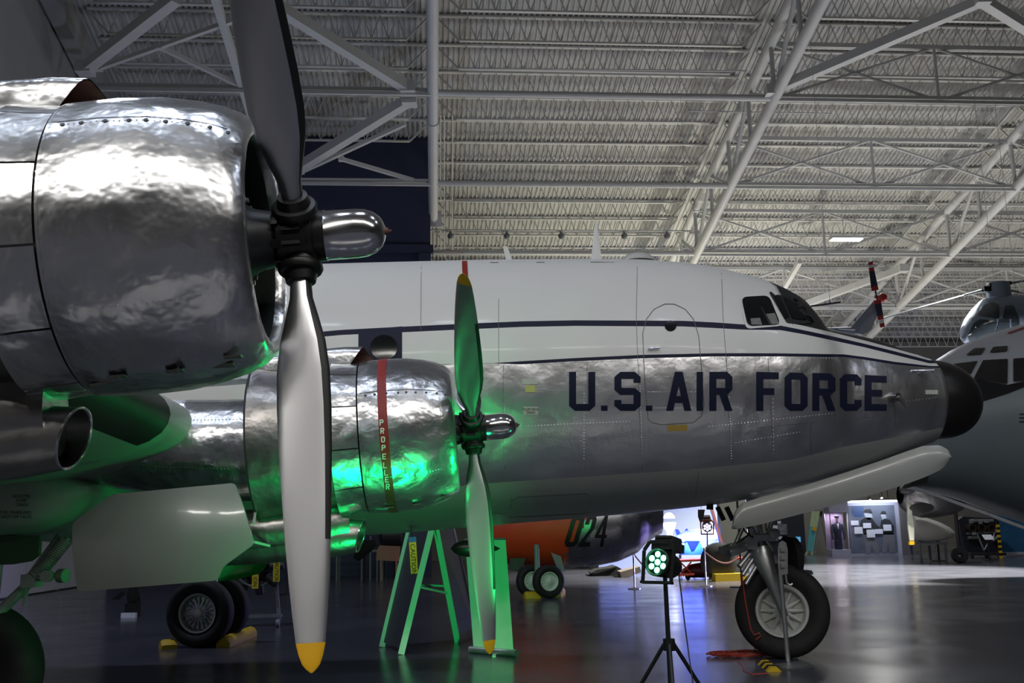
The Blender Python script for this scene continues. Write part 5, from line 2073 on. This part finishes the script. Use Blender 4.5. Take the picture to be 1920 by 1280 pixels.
for q in ([(1817, 640), (1815, 628), (1826, 606), (1838, 598), (1870, 602), (1864, 624), (1846, 632)], [(1832, 592), (1846, 572), (1862, 566), (1874, 572), (1873, 598)], [(1879, 598), (1884, 573), (1900, 572), (1911, 598)], [(1864, 626), (1874, 604), (1893, 604), (1893, 617)], [(1896, 604), (1912, 604), (1910, 612), (1896, 616)]):
    obj('window', S4.fan(rounded(q, 3, 2), .02), M_HGL, hb, 'curved dark helicopter window')
m = MB()
c = AT(1873, 553, HY)
m.lathe(c, (0, 0, 1), [(-.3, .42), (0, .40), (.3, .38), (.42, .36), (.42, .001)], 24)
obj('rotor_pylon', m, M_HG, hl)
m = MB()
h = AT(1866, 537, HY)
m.tube(h - Vector((0, 0, .3)), h + Vector((0, 0, .1)), .1, n=12)
m.tube(AT(1843, 544, HY), AT(1895, 530, HY), .07, n=8)
for x, y in ((1850, 542), (1860, 537), (1872, 536), (1884, 533)):
    m.box(AT(x, y, HY - .1), (.25, .2, .18))
rh = obj('rotor_hub', m, M_BLACK, hl)
for (xa, ya), (xb, yb), w in (((1846, 543), (1655, 596), .13), ((1890, 532), (1990, 512), .2), ((1888, 543), (1990, 565), .3)):
    m = MB()
    a, b = AT(xa, ya, HY), AT(xb, yb, HY - (.6 if xb < 1800 else -.5))
    k = a + (b - a) * .22
    m.tube(a, k, .05, .035, n=8)
    m.beam(k, b, w, .035, hint=(0, -.35, 1))
    obj('rotor_blade', m, [M_GREY], hl)
for x in (1866, 1905):
    m = MB()
    p = AT(x, 553, HY + .05)
    q = Vector((p.x, p.y, roof_z(p.dot(EY)) + .9))
    m.tube(p, q, .008, n=4)
    obj('cable', m, M_STEEL, hl)

# tail of another hanging helicopter with striped tail rotor
TY = 31.0
tl = thing('hanging_helicopter', 'grey helicopter tail fin with red and white striped tail rotor above the nose', 'helicopter', AT(1600, 625, TY))
m = MB()
m.prism([AT(x, y, TY) for x, y in ((1589, 621), (1640, 562), (1648, 566), (1645, 592), (1632, 620), (1618, 627))], (0, .16, 0))
obj('tail_fin', m, mat('fin_grey', S(140, 148, 160), .4), tl)
m = MB()
m.tube(AT(1400, 640, TY + .1), AT(1600, 622, TY + .1), .35, .16, n=16)
m.beam(AT(1570, 618, TY), AT(1600, 620, TY), .5, .03)
obj('tail_boom', m, MATS['fin_grey'], tl)
m = MB()
c = AT(1655, 558, TY - .1)
m.sphere(c, .14, 16, 10)
m.tube(AT(1640, 556, TY), c, .05, n=8)
obj('gear_housing', m, mat('housing_red', S(170, 40, 36), .4), tl)
M_RW = [mat('rotor_red', S(165, 38, 34), .45), mat('rotor_white', S(214, 214, 214), .45), mat('rotor_navy', S(34, 40, 62), .45)]
for pts, seq in ((((1641, 544), (1632, 491)), ((0, .14, 0), (.14, .68, 2), (.68, .8, 0), (.8, .9, 1), (.9, 1, 0))), (((1645, 562), (1655, 613)), ((0, .14, 0), (.14, .58, 2), (.58, .72, 0), (.72, .86, 1), (.86, 1, 0)))):
    a, b = AT(*pts[0], TY - .25), AT(*pts[1], TY - .25)
    m = MB()
    for s, e, k in seq:
        w0, w1 = .22 - .08 * s, .22 - .08 * e
        p, q = a + (b - a) * s, a + (b - a) * e
        sd = Vector((.98, 0, .18))
        m.hexa([p - sd * w0 / 2, p + sd * w0 / 2, p + sd * w0 / 2 + Vector((0, .03, 0)), p - sd * w0 / 2 + Vector((0, .03, 0)), q - sd * w1 / 2, q + sd * w1 / 2, q + sd * w1 / 2 + Vector((0, .03, 0)), q - sd * w1 / 2 + Vector((0, .03, 0))], k)
    m.tube(AT(1643, 553, TY - .22), a, .025, n=8, mi=2)
    obj('tail_rotor_blade', m, M_RW, tl, recalc=True)
m = MB()
p = AT(1560, 616, TY)
m.tube(p, Vector((p.x, p.y, roof_z(p.dot(EY)) + .9)), .008, n=4)
obj('cable', m, M_STEEL, tl)
m = MB()
p, q = AT(1520, 574, TY), AT(1575, 567, TY)
m.beam(p, q, .12, .04)
obj('rotor_blade', m, M_BLACK, tl)

# ------------------------------------------------------------------ exhibits under the right wing
DY = 57.0
def panelbox(name, x0, x1, yt, yb, Y, th, material, label, cat, parent=None):
    a, b = AT(x0, yb, Y), AT(x1, yb, Y)
    zt_ = AT((x0 + x1) / 2, yt, Y).z
    m = MB()
    z0 = 0.0 if yb > 1030 else AT((x0 + x1) / 2, yb, Y).z
    m.box(((a.x + b.x) / 2, Y + th / 2, (zt_ + z0) / 2), (b.x - a.x, th, zt_ - z0))
    o = obj(name, m, material, parent)
    if parent is None:
        tag(o, label, cat)
    return o


wall = thing('photo_wall', 'freestanding exhibit wall with a large photograph of two men in flying gear', 'exhibit wall', (AT(1650, 1040, DY).x, DY, 0))
x0, x1 = AT(1598, 1045, DY).x, AT(1692, 1045, DY).x
zt_ = AT(1645, 938, DY).z
M_PW = mat('exhibit_lilac', S(176, 178, 196), .55)
m = MB()
m.box(((x0 + x1) / 2 + .3, DY + .3, zt_ / 2), (x1 - x0 + .6, .4, zt_))
obj('wall_core', m, M_PW, wall)
zp0, zp1 = AT(1645, 1035, DY).z, AT(1645, 947, DY).z
m = MB()
m.box(((x0 + x1) / 2 - .1, DY + .08, (zp0 + zp1) / 2), (x1 - x0 - .2, .04, zp1 - zp0))
obj('photo_mural', m, mat('mural_grey', S(92, 100, 116), .5, var=.3, vscale=1.1), wall)
m = MB()
m.box(((x0 + x1) / 2, DY + .02, zt_ - .04), (x1 - x0, .3, .12))
obj('light_trough', m, mat('trough_glow', (1, 1, 1), .5, emit=(.75, .82, 1), estr=1.3), wall)
light('mural_wash', 'AREA', ((x0 + x1) / 2, DY - .7, zt_ - .1), ((x0 + x1) / 2, DY + .1, 1.2), 40, (.8, .86, 1), 2.2, .2)
M_FD, M_FM, M_FL = mat('print_dark', S(34, 36, 44), .6), mat('print_mid', S(110, 112, 118), .6), mat('print_light', S(165, 170, 180), .6)


def printed(pts, material, nm, off=.0, Y=DY + .055):
    m = MB()
    m.prism([AT(x, y, Y - off) for x, y in pts], (0, .012, 0))
    return obj(nm, m, material, wall)


printed([(1597, 949), (1619, 949), (1619, 969), (1602, 969), (1597, 962)], mat('print_window', S(52, 74, 112), .5), 'printed_window')
for dx, s in ((0, 1), (0, 0)):
    if s:
        printed([(1614, 975), (1622, 970), (1634, 970), (1644, 984), (1650, 988), (1646, 994), (1634, 990), (1634, 1002), (1620, 1002), (1612, 990)], M_FD, 'printed_jacket')
        printed([(1620, 962), (1634, 961), (1636, 970), (1630, 975), (1624, 972)], M_FL, 'printed_face')
        printed([(1618, 960), (1622, 955), (1632, 954), (1636, 961), (1634, 963)], M_FD, 'printed_cap')
        printed([(1620, 1000), (1636, 1000), (1642, 1010), (1650, 1028), (1648, 1037), (1640, 1037), (1634, 1018), (1632, 1037), (1624, 1037)], M_FM, 'printed_trousers')
    else:
        printed([(1652, 976), (1658, 972), (1668, 974), (1676, 986), (1676, 1002), (1656, 1002), (1650, 992)], M_FD, 'printed_jacket')
        printed([(1651, 964), (1660, 962), (1662, 971), (1655, 975)], M_FL, 'printed_face')
        printed([(1650, 964), (1653, 958), (1660, 958), (1662, 964)], M_FD, 'printed_cap')
        printed([(1656, 1000), (1676, 1000), (1680, 1036), (1668, 1036), (1666, 1014), (1662, 1036), (1654, 1036)], M_FM, 'printed_trousers')
M_CARD = mat('caption_white', S(214, 218, 230), .6)
for x, y, w, h in ((1603, 980, 13, 9), (1610, 994, 14, 13), (1626, 985, 14, 10), (1633, 1000, 14, 15), (1648, 996, 14, 9), (1664, 989, 14, 12)):
    a, b = AT(x - w / 2, y + h / 2, DY - .02), AT(x + w / 2, y - h / 2, DY - .02)
    m = MB()
    m.box(((a.x + b.x) / 2, DY, (a.z + b.z) / 2), (b.x - a.x, .04, b.z - a.z))
    obj('caption_card', m, M_CARD, wall)
a = AT(1690, 1040, DY)
m = MB()
m.box((a.x + .45, DY + .6, AT(1700, 945, DY).z / 2), (.7, 1.2, AT(1700, 945, DY).z))
tag(obj('exhibit_pillar', m, mat('pillar_grey', S(104, 102, 104), .6)), 'grey end pillar right of the photograph wall', 'pillar')

# uniform in a glass case
cs = thing('display_case', 'tall glass display case left of the photograph wall', 'display case', (AT(1578, 1045, DY - .6).x, DY - .6, 0))
xa, xb = AT(1561, 1045, DY - .6).x, AT(1597, 1045, DY - .6).x
zb_, zt_ = AT(1578, 1030, DY - .6).z, AT(1578, 960, DY - .6).z
xm, wd = (xa + xb) / 2, xb - xa
m = MB()
m.box((xm, DY - .1, zb_ / 2), (wd, 1.0, zb_))
obj('plinth', m, M_PW, cs)
m = MB()
m.box((xm, DY - .1, zt_ + .28), (wd, 1.0, .55))
obj('canopy', m, M_PW, cs)
m = MB()
for sx_ in (-1, 1):
    for yy in (DY - .58, DY + .38):
        m.box((xm + sx_ * (wd / 2 - .02), yy, (zb_ + zt_) / 2), (.04, .04, zt_ - zb_))
obj('case_frame', m, M_STRUT, cs)
m = MB()
m.box((xm, DY + .38, (zb_ + zt_) / 2), (wd - .05, .03, zt_ - zb_))
obj('back_panel', m, mat('case_back', S(120, 104, 130), .6, var=.3, vscale=3), cs)
gm = bpy.data.materials.new('case_glass')
gm.use_nodes = True
nt = gm.node_tree
nt.nodes.remove(nt.nodes['Principled BSDF'])
mixn, tr, gl = nt.nodes.new('ShaderNodeMixShader'), nt.nodes.new('ShaderNodeBsdfTransparent'), nt.nodes.new('ShaderNodeBsdfGlossy')
gl.inputs['Roughness'].default_value = .03
mixn.inputs[0].default_value = .1
nt.links.new(tr.outputs[0], mixn.inputs[1])
nt.links.new(gl.outputs[0], mixn.inputs[2])
nt.links.new(mixn.outputs[0], nt.nodes['Material Output'].inputs[0])
m = MB()
m.box((xm, DY - .59, (zb_ + zt_) / 2), (wd - .06, .01, zt_ - zb_))
obj('glass_pane', m, gm, cs)
light('case_lamp', 'AREA', (xm, DY - .2, zt_ - .03), (xm, DY - .2, 0), 45, (1, .9, 1), .6)
mn = thing('uniform_mannequin', 'dark blue service uniform with peaked cap on a mannequin in the glass case', 'mannequin', (xm, DY - .15, zb_))
M_UNI = mat('uniform_navy', S(30, 34, 58), .8)
m = MB()
H0, HH = zb_, zt_ - zb_ - .25
rg = []
for f, rx, ry in ((.0, .2, .14), (.1, .22, .16), (.3, .21, .15), (.45, .2, .14), (.6, .24, .15), (.74, .25, .14), (.8, .2, .11), (.83, .08, .08), (.86, .06, .06)):
    rg.append([Vector((xm + rx * math.cos(t), DY - .15 + ry * math.sin(t), H0 + HH * f)) for t in [2 * math.pi * k / 16 for k in range(16)]])
m.loft(rg)
for s in (-1, 1):
    m.pipe([(xm + s * .22, DY - .15, H0 + HH * .77), (xm + s * .31, DY - .17, H0 + HH * .6), (xm + s * .33, DY - .24, H0 + HH * .42), (xm + s * .3, DY - .3, H0 + HH * .3)], [.085, .075, .065, .05], n=10)
obj('jacket', m, M_UNI, mn)
m = MB()
m.sphere((xm, DY - .15, H0 + HH * .93), .1, 12, 8, (.9, 1, 1.2))
obj('head', m, mat('mannequin_pale', S(200, 190, 180), .6), mn)
m = MB()
m.lathe((xm, DY - .15, H0 + HH * .97), (0, 0, 1), [(0, .11), (.05, .11), (.1, .17), (.13, .15), (.14, .001)], 20)
m.box((xm, DY - .29, H0 + HH * .965), (.2, .1, .02))
obj('cap', m, M_UNI, mn)
m = MB()
m.prism([(xm - .05, DY - .3, H0 + HH * .8), (xm + .05, DY - .3, H0 + HH * .8), (xm + .0, DY - .32, H0 + HH * .62)], (0, .02, 0))
obj('shirt_front', m, M_CARD, mn)

# folding sign painted teal
LY = 60.0
ls = thing('folding_sign', 'tall folding sign painted pale green and teal with a yellow disc', 'sign board', (AT(1530, 1045, LY).x, LY, 0))
sc_ = lambda x, y, Y=LY: AT(x, y, Y)
M_TEAL, M_PG = mat('sign_teal', S(84, 168, 176), .6, var=.12, vscale=2), mat('sign_pale', S(170, 190, 150), .6, var=.15, vscale=3)
m = MB()
m.prism([sc_(*p) for p in ((1512, 1034), (1524, 1036), (1538, 958), (1522, 958))], (0, .06, 0))
obj('front_board', m, M_PG, ls)
m = MB()
m.prism([sc_(x, y, LY - .03) for x, y in ((1513, 1032), (1523, 1034), (1532, 987), (1518, 986))], (0, .02, 0))
obj('teal_panel', m, M_TEAL, ls)
m = MB()
m.lathe(sc_(1527, 991, LY - .06), (0, -1, 0), [(0, .001), (0, .13), (.02, .13), (.02, .001)], 20)
obj('yellow_disc', m, M_YELLOW, ls)
for (xa, ya), (xb, yb) in (((1508, 1047), (1513, 1034)), ((1520, 1048), (1523, 1034)), ((1525, 1046), (1540, 958)), ((1556, 1046), (1538, 958)), ((1564, 1044), (1540, 958))):
    m = MB()
    m.beam(sc_(xa, ya), sc_(xb, yb), .1, .08, hint=(0, -1, 0))
    obj('leg', m, M_PG if xa < 1524 else M_GREY, ls)
m = MB()
m.prism([sc_(x, y, LY + .4) for x, y in ((1538, 962), (1543, 962), (1566, 1040), (1556, 1042))], (0, .06, 0))
obj('rear_board', m, mat('board_olive', S(110, 108, 80), .7), ls)

# dark photo board, left of the sign
pbd = thing('photo_board', 'dark display board with small black and white photographs behind the nose wheel', 'display board', (AT(1475, 1040, 61).x, 61, 0))
m = MB()
x0, x1 = AT(1440, 1040, 61).x, AT(1512, 1040, 61).x
m.box(((x0 + x1) / 2, 61.1, 1.7), (x1 - x0, .2, 3.4))
obj('board', m, mat('board_navy', S(26, 28, 42), .7), pbd)
for x, y, w, h, k in ((1443, 986, 10, 14, 1), (1454, 989, 9, 9, 2), (1461, 979, 6, 5, 2), (1467, 992, 16, 20, 3), (1449, 1006, 18, 16, 3), (1463, 1008, 6, 6, 2)):
    a, b = AT(x - w / 2, y + h / 2, 60.95), AT(x + w / 2, y - h / 2, 60.95)
    m = MB()
    m.box(((a.x + b.x) / 2, 60.97, (a.z + b.z) / 2), (b.x - a.x, .05, b.z - a.z))
    obj('photograph', m, {1: mat('photo_rose', S(120, 104, 112), .6), 2: M_CARD, 3: mat('photo_bw', S(110, 108, 116), .6, var=.7, vscale=5)}[k], pbd)
m = MB()
a, b = AT(1489, 1016, 60.9), AT(1501, 1006, 60.9)
m.box(((a.x + b.x) / 2, 60.95, (a.z + b.z) / 2), (b.x - a.x, .06, b.z - a.z))
obj('lit_screen', m, mat('screen_blue', S(30, 60, 90), .4, emit=(.1, .4, .7), estr=.8), pbd)
m = MB()
m.box((AT(1478, 1050, 64).x, 64, 2.2), (9, .2, 4.4))
tag(obj('dark_partition', m, mat('partition_dark', S(20, 21, 28), .8)), 'dark partition behind the folding sign', 'partition')
for x, y in ((1631, 937), (1653, 933), (1665, 939)):
    p = AT(x, y, 60)
    t = thing('spot_lamp', {1631: 'leftmost of three small bright spot lamps above the photograph wall', 1653: 'middle of three small bright spot lamps above the photograph wall', 1665: 'rightmost of three small bright spot lamps above the photograph wall'}[x], 'lamp', p, 0, 'small spot lamps')
    m = MB()
    m.lathe(p, (0, -.6, -.8), [(-.2, .001), (-.2, .07), (.02, .08), (.02, .07)], 12)
    m.tube(p, (p.x, p.y, roof_z(p.dot(EY)) + .9), .02, n=6)
    obj('can', m, M_BLACK, t)
    m = MB()
    m.lathe(p, (0, -.6, -.8), [(.0, .075), (.025, .06), (.035, .001)], 12)
    obj('bulb', m, mat('bulb_glow', (1, 1, 1), .5, emit=(1, .96, .9), estr=14), t)

# nacelle, propeller and engines to the right
RY = 44.0
rn = thing('display_airplane', 'dull silver airplane engine nacelle with a hanging yellow-tipped propeller blade', 'airplane', (AT(1740, 1000, RY).x, RY, 0))
m = MB()
a, b = AT(1688, 925, RY), AT(1800, 935, RY)
m.lathe(a, b - a, [(0, .45), (.1, .62), (.4, .85), (.9, .95), (1.5, .9), (2.2, .7), (2.6, .5), (2.62, .001)], 32)
obj('nacelle', m, M_ALUD, rn)
m = MB()
c = AT(1728, 952, RY - .88)
m.lathe(c, (0, -1, .25), [(0, .001), (0, .3), (.06, .3), (.06, .001)], 20)
m.v = [(c.x + (p[0] - c.x) * 1.7, p[1], c.z + (p[2] - c.z) * .7) for p in m.v]
obj('oval_inlet', m, M_BLACKMATT, rn)
m = MB()
pw = [AT(x, y, RY - .6) for x, y in ((1701, 928), (1706, 928), (1714, 990), (1714, 1013), (1706, 1013), (1703, 990))]
m.prism(pw, (0, .1, 0))
pb_ = obj('blade', m, mat('blade_cream', S(196, 196, 180), .5), rn)
m = MB()
m.prism([AT(x, y, RY - .62) for x, y in ((1705.5, 1014), (1705.5, 1021), (1714.5, 1021), (1714.5, 1014))], (0, .14, 0))
obj('blade_tip', m, M_YELLOW, rn)
m = MB()
m.lathe(AT(1703, 918, RY - .6), (-1, 0, 0), [(-.2, .001), (-.2, .2), (.2, .2), (.35, .12), (.4, .001)], 16)
obj('hub', m, M_DARK, rn)
m = MB()
p = AT(1790, 945, RY + .3)
m.tube(p, (p.x, p.y, .35), .08, n=10)
m.lathe((p.x, p.y, .35), (.2, 1, 0), [(-.12, .1), (-.14, .3), (-.08, .35), (.08, .35), (.14, .3), (.12, .1)], 24)
obj('landing_gear', m, M_DARK, rn)
m = MB()
rg = []
for x, yt, yb in ((1708, 962, 1012), (1730, 968, 1016), (1760, 978, 1014), (1780, 988, 1009), (1791, 998, 1002)):
    A_, B_ = AT(x, yt, RY + 2), AT(x, yb, RY + 2)
    r_ = (A_.z - B_.z) / 2
    rg.append([Vector((A_.x, RY + 2 - r_ * math.sin(t), (A_.z + B_.z) / 2 + r_ * math.cos(t))) for t in [2 * math.pi * k / 20 for k in range(20)]])
m.loft(rg)
cone = thing('white_nose_cone', 'white pointed nose fairing on a low trestle behind the engine', 'nose cone', (AT(1750, 1030, RY + 2).x, RY + 2, 0))
obj('shell', m, mat('cone_white', S(190, 188, 182), .5), cone)
m = MB()
p, q = AT(1720, 1018, RY + 2), AT(1776, 1018, RY + 2)
m.beam(p, q, .3, .1)
for k in (.08, .92):
    e = p + (q - p) * k
    m.tube(e, (e.x, e.y, 0), .06, n=8)
obj('trestle', m, M_GREY, cone)
# small round engine on a wheeled stand
en = thing('engine_on_stand', 'small dark round engine on a grey wheeled stand', 'engine', (AT(1733, 1045, 50).x, 50, 0))
m = MB()
c = AT(1735, 1000, 50)
m.lathe(c, (.55, -.83, 0), [(-.35, .1), (-.3, .4), (-.05, .5), (.05, .48), (.1, .3), (.25, .25), (.3, .12), (.3, .001)], 28)
eb = obj('engine_body', m, M_DARK, en)
m = MB()
m.lathe(c, (.55, -.83, 0), [(.06, .33), (.1, .36), (.1, .4), (.06, .43)], 28)
obj('ring', m, M_GREY, en)
m = MB()
m.tube(c + Vector((0, 0, .4)), c + Vector((0, 0, .62)), .1, n=10)
obj('top_fitting', m, M_DARK, en)
for x in (1708, 1726, 1742, 1756):
    m = MB()
    p = AT(x, 1022, 50 if x in (1708, 1742) else 49.2)
    m.beam(p, (p.x, p.y, .16), .1, .1)
    m.lathe((p.x, p.y, .09), (1, 0, 0), [(-.04, .001), (-.04, .09), (.04, .09), (.04, .001)], 14)
    obj('stand_leg', m, M_GREY, en)
m = MB()
p, q = AT(1706, 1020, 49.6), AT(1758, 1018, 49.6)
m.beam(p, q, .9, .12)
obj('stand_top', m, M_GREY, en)


def lectern(x, y0, y1, Y, label):
    p = AT(x, y0, Y)
    t = thing('info_stand', label, 'info stand', (p.x, Y, 0), 0, 'slanted information stands')
    m = MB()
    m.tube((p.x, Y, .03), (p.x, Y, p.z), .05, n=8)
    m.box((p.x, Y, .02), (.5, .4, .04))
    obj('post', m, M_BLACK, t)
    m = MB()
    m.box((p.x, Y - .05, p.z + .05), (.42, .36, .03), (Vector((1, 0, 0)), Vector((0, .8, .6)), Vector((0, -.6, .8))))
    obj('panel', m, M_CARD, t)


lectern(1757, 1006, 1045, 47, 'small slanted information stand in front of the white nose cone')
lectern(1852, 1009, 1045, 47, 'small slanted information stand in front of the cutaway engine')

# large cutaway engine on a cart
ce = thing('cutaway_engine', 'big dark cutaway engine on a wheeled cart with a striped end post', 'engine', (AT(1838, 1045, 50).x, 50, 0))
x0, x1 = AT(1804, 1040, 50).x, AT(1876, 1040, 50).x
z0, z1 = AT(1840, 1040, 50).z, AT(1840, 966, 50).z
m = MB()
m.prism([AT(x, y, 50.4) for x, y in ((1797, 975), (1806, 968), (1872, 972), (1874, 1036), (1816, 1036), (1808, 1020))], (0, .5, 0))
core = obj('engine_block', m, mat('engine_navy', S(24, 26, 36), .6), ce)
for i, x in enumerate((1822, 1840, 1858)):
    c = AT(x, 990, 50.1)
    m = MB()
    m.lathe(c, (0, -1, 0), [(-.3, .001), (-.3, .2), (.1, .2), (.1, .14), (-.1, .14), (-.1, .001)], 18)
    obj('cylinder_bore', m, mat('engine_rust', S(70, 58, 52), .5, .5, var=.3), ce)
m = MB()
for (xa, ya), (xb, yb), r in (((1812, 1000), (1872, 997), .06), ((1832, 1000), (1845, 1032), .05), ((1845, 1032), (1852, 1018), .04), ((1818, 976), (1862, 976), .08), ((1870, 984), (1860, 1012), .05), ((1815, 1008), (1832, 1008), .09), ((1862, 1014), (1872, 1002), .05)):
    m.tube(AT(xa, ya, 50.2), AT(xb, yb, 50.2), r, n=8)
obj('pipework', m, M_STRUT, ce)
m = MB()
for x, y in ((1821, 978), (1828, 975), (1838, 979), (1850, 977), (1826, 1000), (1868, 1008)):
    m.box(AT(x, y, 50.0), (.16, .12, .14))
obj('fittings', m, M_GREY, ce)
m = MB()
a, b = AT(1810, 1038, 50), AT(1876, 1038, 50)
m.beam(a, b, 1.2, .12)
obj('cart', m, M_DARK, ce)
for x in (1822, 1850, 1874):
    m = MB()
    p = AT(x, 1042, 49.5)
    m.lathe((p.x, 49.5, .12), (1, 0, 0), [(-.05, .001), (-.05, .12), (.05, .12), (.05, .001)], 16)
    m.tube((p.x, 49.5, .12), (p.x, 49.6, .4), .04, n=6)
    obj('castor', m, M_BLACK, ce)
p = AT(1878, 1047, 49.3)
zt_ = AT(1877, 978, 49.3).z
m = MB()
k = 14
for i in range(k):
    m.box((p.x - .02, 49.3, zt_ * (i + .5) / k), (.12, .12, zt_ / k), mi=i % 2)
obj('striped_post', m, [M_CHOCK, M_BLACK], ce, 'yellow and black striped post')
# blue cloud panel
cp = thing('sky_panel', 'blue cloud-printed freestanding panel at the right edge', 'display panel', (AT(1905, 1045, 52).x, 52, 0))
x0 = AT(1880, 1040, 52).x
m = MB()
z0, z1 = AT(1900, 1035, 52).z, AT(1900, 960, 52).z
m.box((x0 + 2, 52.05, (z0 + z1) / 2), (4, .1, z1 - z0))
obj('print', m, mat('cloud_print', S(40, 96, 136), .5, var=.45, vscale=.8), cp)
m = MB()
m.box((x0 + 2, 52.05, z0 - .05), (4, .2, .12))
for xx in (x0 + .15, x0 + 1.3, x0 + 3.8):
    m.box((xx, 52.05, z0 / 2 - .05), (.2, .4, z0 - .1))
obj('stand', m, M_PW, cp)

# ------------------------------------------------------------------ far left, between the wheels
# radial engine on a cradle with ribbons
re_ = thing('radial_engine', 'dark radial engine on a cradle behind the main wheel door', 'engine', (AT(486, 1070, 20).x, 20, 0))
c = AT(480, 1062, 20)
m = MB()
m.lathe(c, (.2, -1, 0), [(-.3, .1), (-.3, .34), (-.1, .36), (.0, .3), (.1, .18), (.2, .12), (.2, .001)], 28)
obj('crankcase', m, M_DARK, re_)
for k in range(9):
    t = 2 * math.pi * k / 9
    d = Vector((math.cos(t), -.0, math.sin(t)))
    m = MB()
    prof = []
    for i in range(6):
        prof += [(.28 + i * .04, .09), (.3 + i * .04, .09), (.3 + i * .04, .075), (.318 + i * .04, .075)]
    m.lathe(c, d, prof + [(.54, .05), (.54, .001)], 10)
    obj('cylinder', m, M_DARK, re_)
m = MB()
m.lathe(c, (.2, -1, 0), [(.06, .34), (.09, .36), (.09, .375), (.06, .38)], 36)
obj('collector_ring', m, M_STRUT, re_)
m = MB()
for s in (-1, 1):
    m.beam(c + Vector((s * .35, .1, -.1)), (c.x + s * .45, 20.1, .12), .06, .06)
    m.lathe((c.x + s * .45, 20.0, .07), (1, 0, 0), [(-.03, .001), (-.03, .07), (.03, .07), (.03, .001)], 12)
m.beam((c.x - .5, 20.1, .2), (c.x + .5, 20.1, .2), .08, .06)
obj('cradle', m, M_GREY, re_)
for x, ya, yb, l in ((478, 1077, 1103, 'short yellow warning ribbon on the radial engine'), (518, 1048, 1090, 'long yellow warning ribbon beside the foreground blade')):
    a, b = AT(x, ya, 19.3), AT(x + 1, yb, 19.3)
    m = MB()
    m.box((a + b) / 2, (.12, .012, (a - b).length))
    m.tube(a, a + Vector((.05, .5, .25)), .01, n=5)
    rb = obj('warning_ribbon', m, MATS['ribbon_yellow'], re_, l)
    m = MB()
    text_on_plane(m, 'ION' if x < 500 else 'CAUTION', (a + b) / 2 + Vector((-.035, -.012, 0)), (0, 0, -1), (1, 0, 0), .075, aspect=.9)
    obj('lettering', m, M_BLACK, rb)

# rail fence, tan board and bench in the dark middle distance
FY = 38.5
rf = thing('rail_fence', 'low fence of upright pale bars below the nacelle duct', 'fence', (AT(650, 1080, FY).x, FY, 0))
p, q = AT(600, 1056, FY), AT(725, 1050, FY)
m = MB()
m.beam(Vector((p.x, FY, 1.02)), Vector((q.x, FY, 1.06)), .1, .08)
obj('top_rail', m, M_GREY, rf)
for x in (603, 606, 611, 618, 631, 635, 636, 678, 682, 694, 707, 717):
    m = MB()
    a = AT(x, 1080, FY)
    m.beam((a.x, FY, 0), (a.x, FY, 1.6 if x in (678, 694) else 1.0), .07, .05)
    obj('bar', m, M_GREY, rf)
m = MB()
a, b = AT(706, 1050, 37.8), AT(748, 1048, 37.8)
m.prism([AT(x, y, 37.8) for x, y in ((705, 1050), (707, 1030), (712, 1022), (750, 1024), (748, 1052))], (0, .1, 0))
for xx in (a.x + .15, b.x - .1):
    m.tube((xx, 37.85, 0), (xx, 37.85, AT(720, 1049, 37.8).z), .04, n=8)
tag(obj('tan_board', m, mat('board_tan', S(168, 128, 104), .7)), 'tan board on thin legs left of the sandwich board', 'display board')
m = MB()
a, b = AT(712, 995, 39), AT(752, 1010, 39)
m.lathe(AT(712, 1003, 39), (1, .1, 0), [(0, .2), (.1, .42), (.8, .42), (.85, .001)], 20)
for xx in (.2, .6):
    m.tube(AT(712, 1003, 39) + Vector((xx, 0, -.3)), Vector((AT(712, 1003, 39).x + xx, 39, 0)), .05, n=8)
tag(obj('display_engine', m, M_DARK), 'dark cylindrical engine on legs behind the sandwich board', 'engine')
m = MB()
g0 = G(690, 1088)
m.pipe([AT(668, 1048, 36), AT(676, 1036, 36), AT(692, 1022, 36), AT(706, 1016, 36)], [.12, .2, .22, .1], n=10)
m.tube(AT(684, 1034, 36), Vector((AT(684, 1034, 36).x, 36, 0)), .05, n=8)
tag(obj('dark_bomb_shape', m, M_BLACKMATT), 'dark slanted shape on a post above the rail fence', 'exhibit')
# small dark exhibit on a white-labelled stand
b0 = G(248, 1156)
sx_ = thing('small_exhibit', 'small dark exhibit with fins on a stand left of the main tyres', 'exhibit', b0)
m = MB()
m.lathe(b0, (0, 0, 1), [(.3, .02), (.32, .12), (.5, .14), (.62, .1), (.75, .12), (.8, .001)], 14)
m.prism([AT(x, y, b0.y) for x, y in ((208, 1124), (228, 1108), (235, 1112), (222, 1124))], (0, .05, 0))
m.prism([AT(x, y, b0.y) for x, y in ((252, 1108), (262, 1118), (264, 1130), (254, 1124))], (0, .05, 0))
obj('body', m, M_BLACKMATT, sx_)
m = MB()
m.box(b0 + Vector((0, 0, .15)), (.24, .3, .3))
obj('stand', m, M_BLACKMATT, sx_)
m = MB()
m.box(b0 + Vector((.0, -.2, .05)), (.32, .1, .1))
obj('label_block', m, M_CARD, sx_)
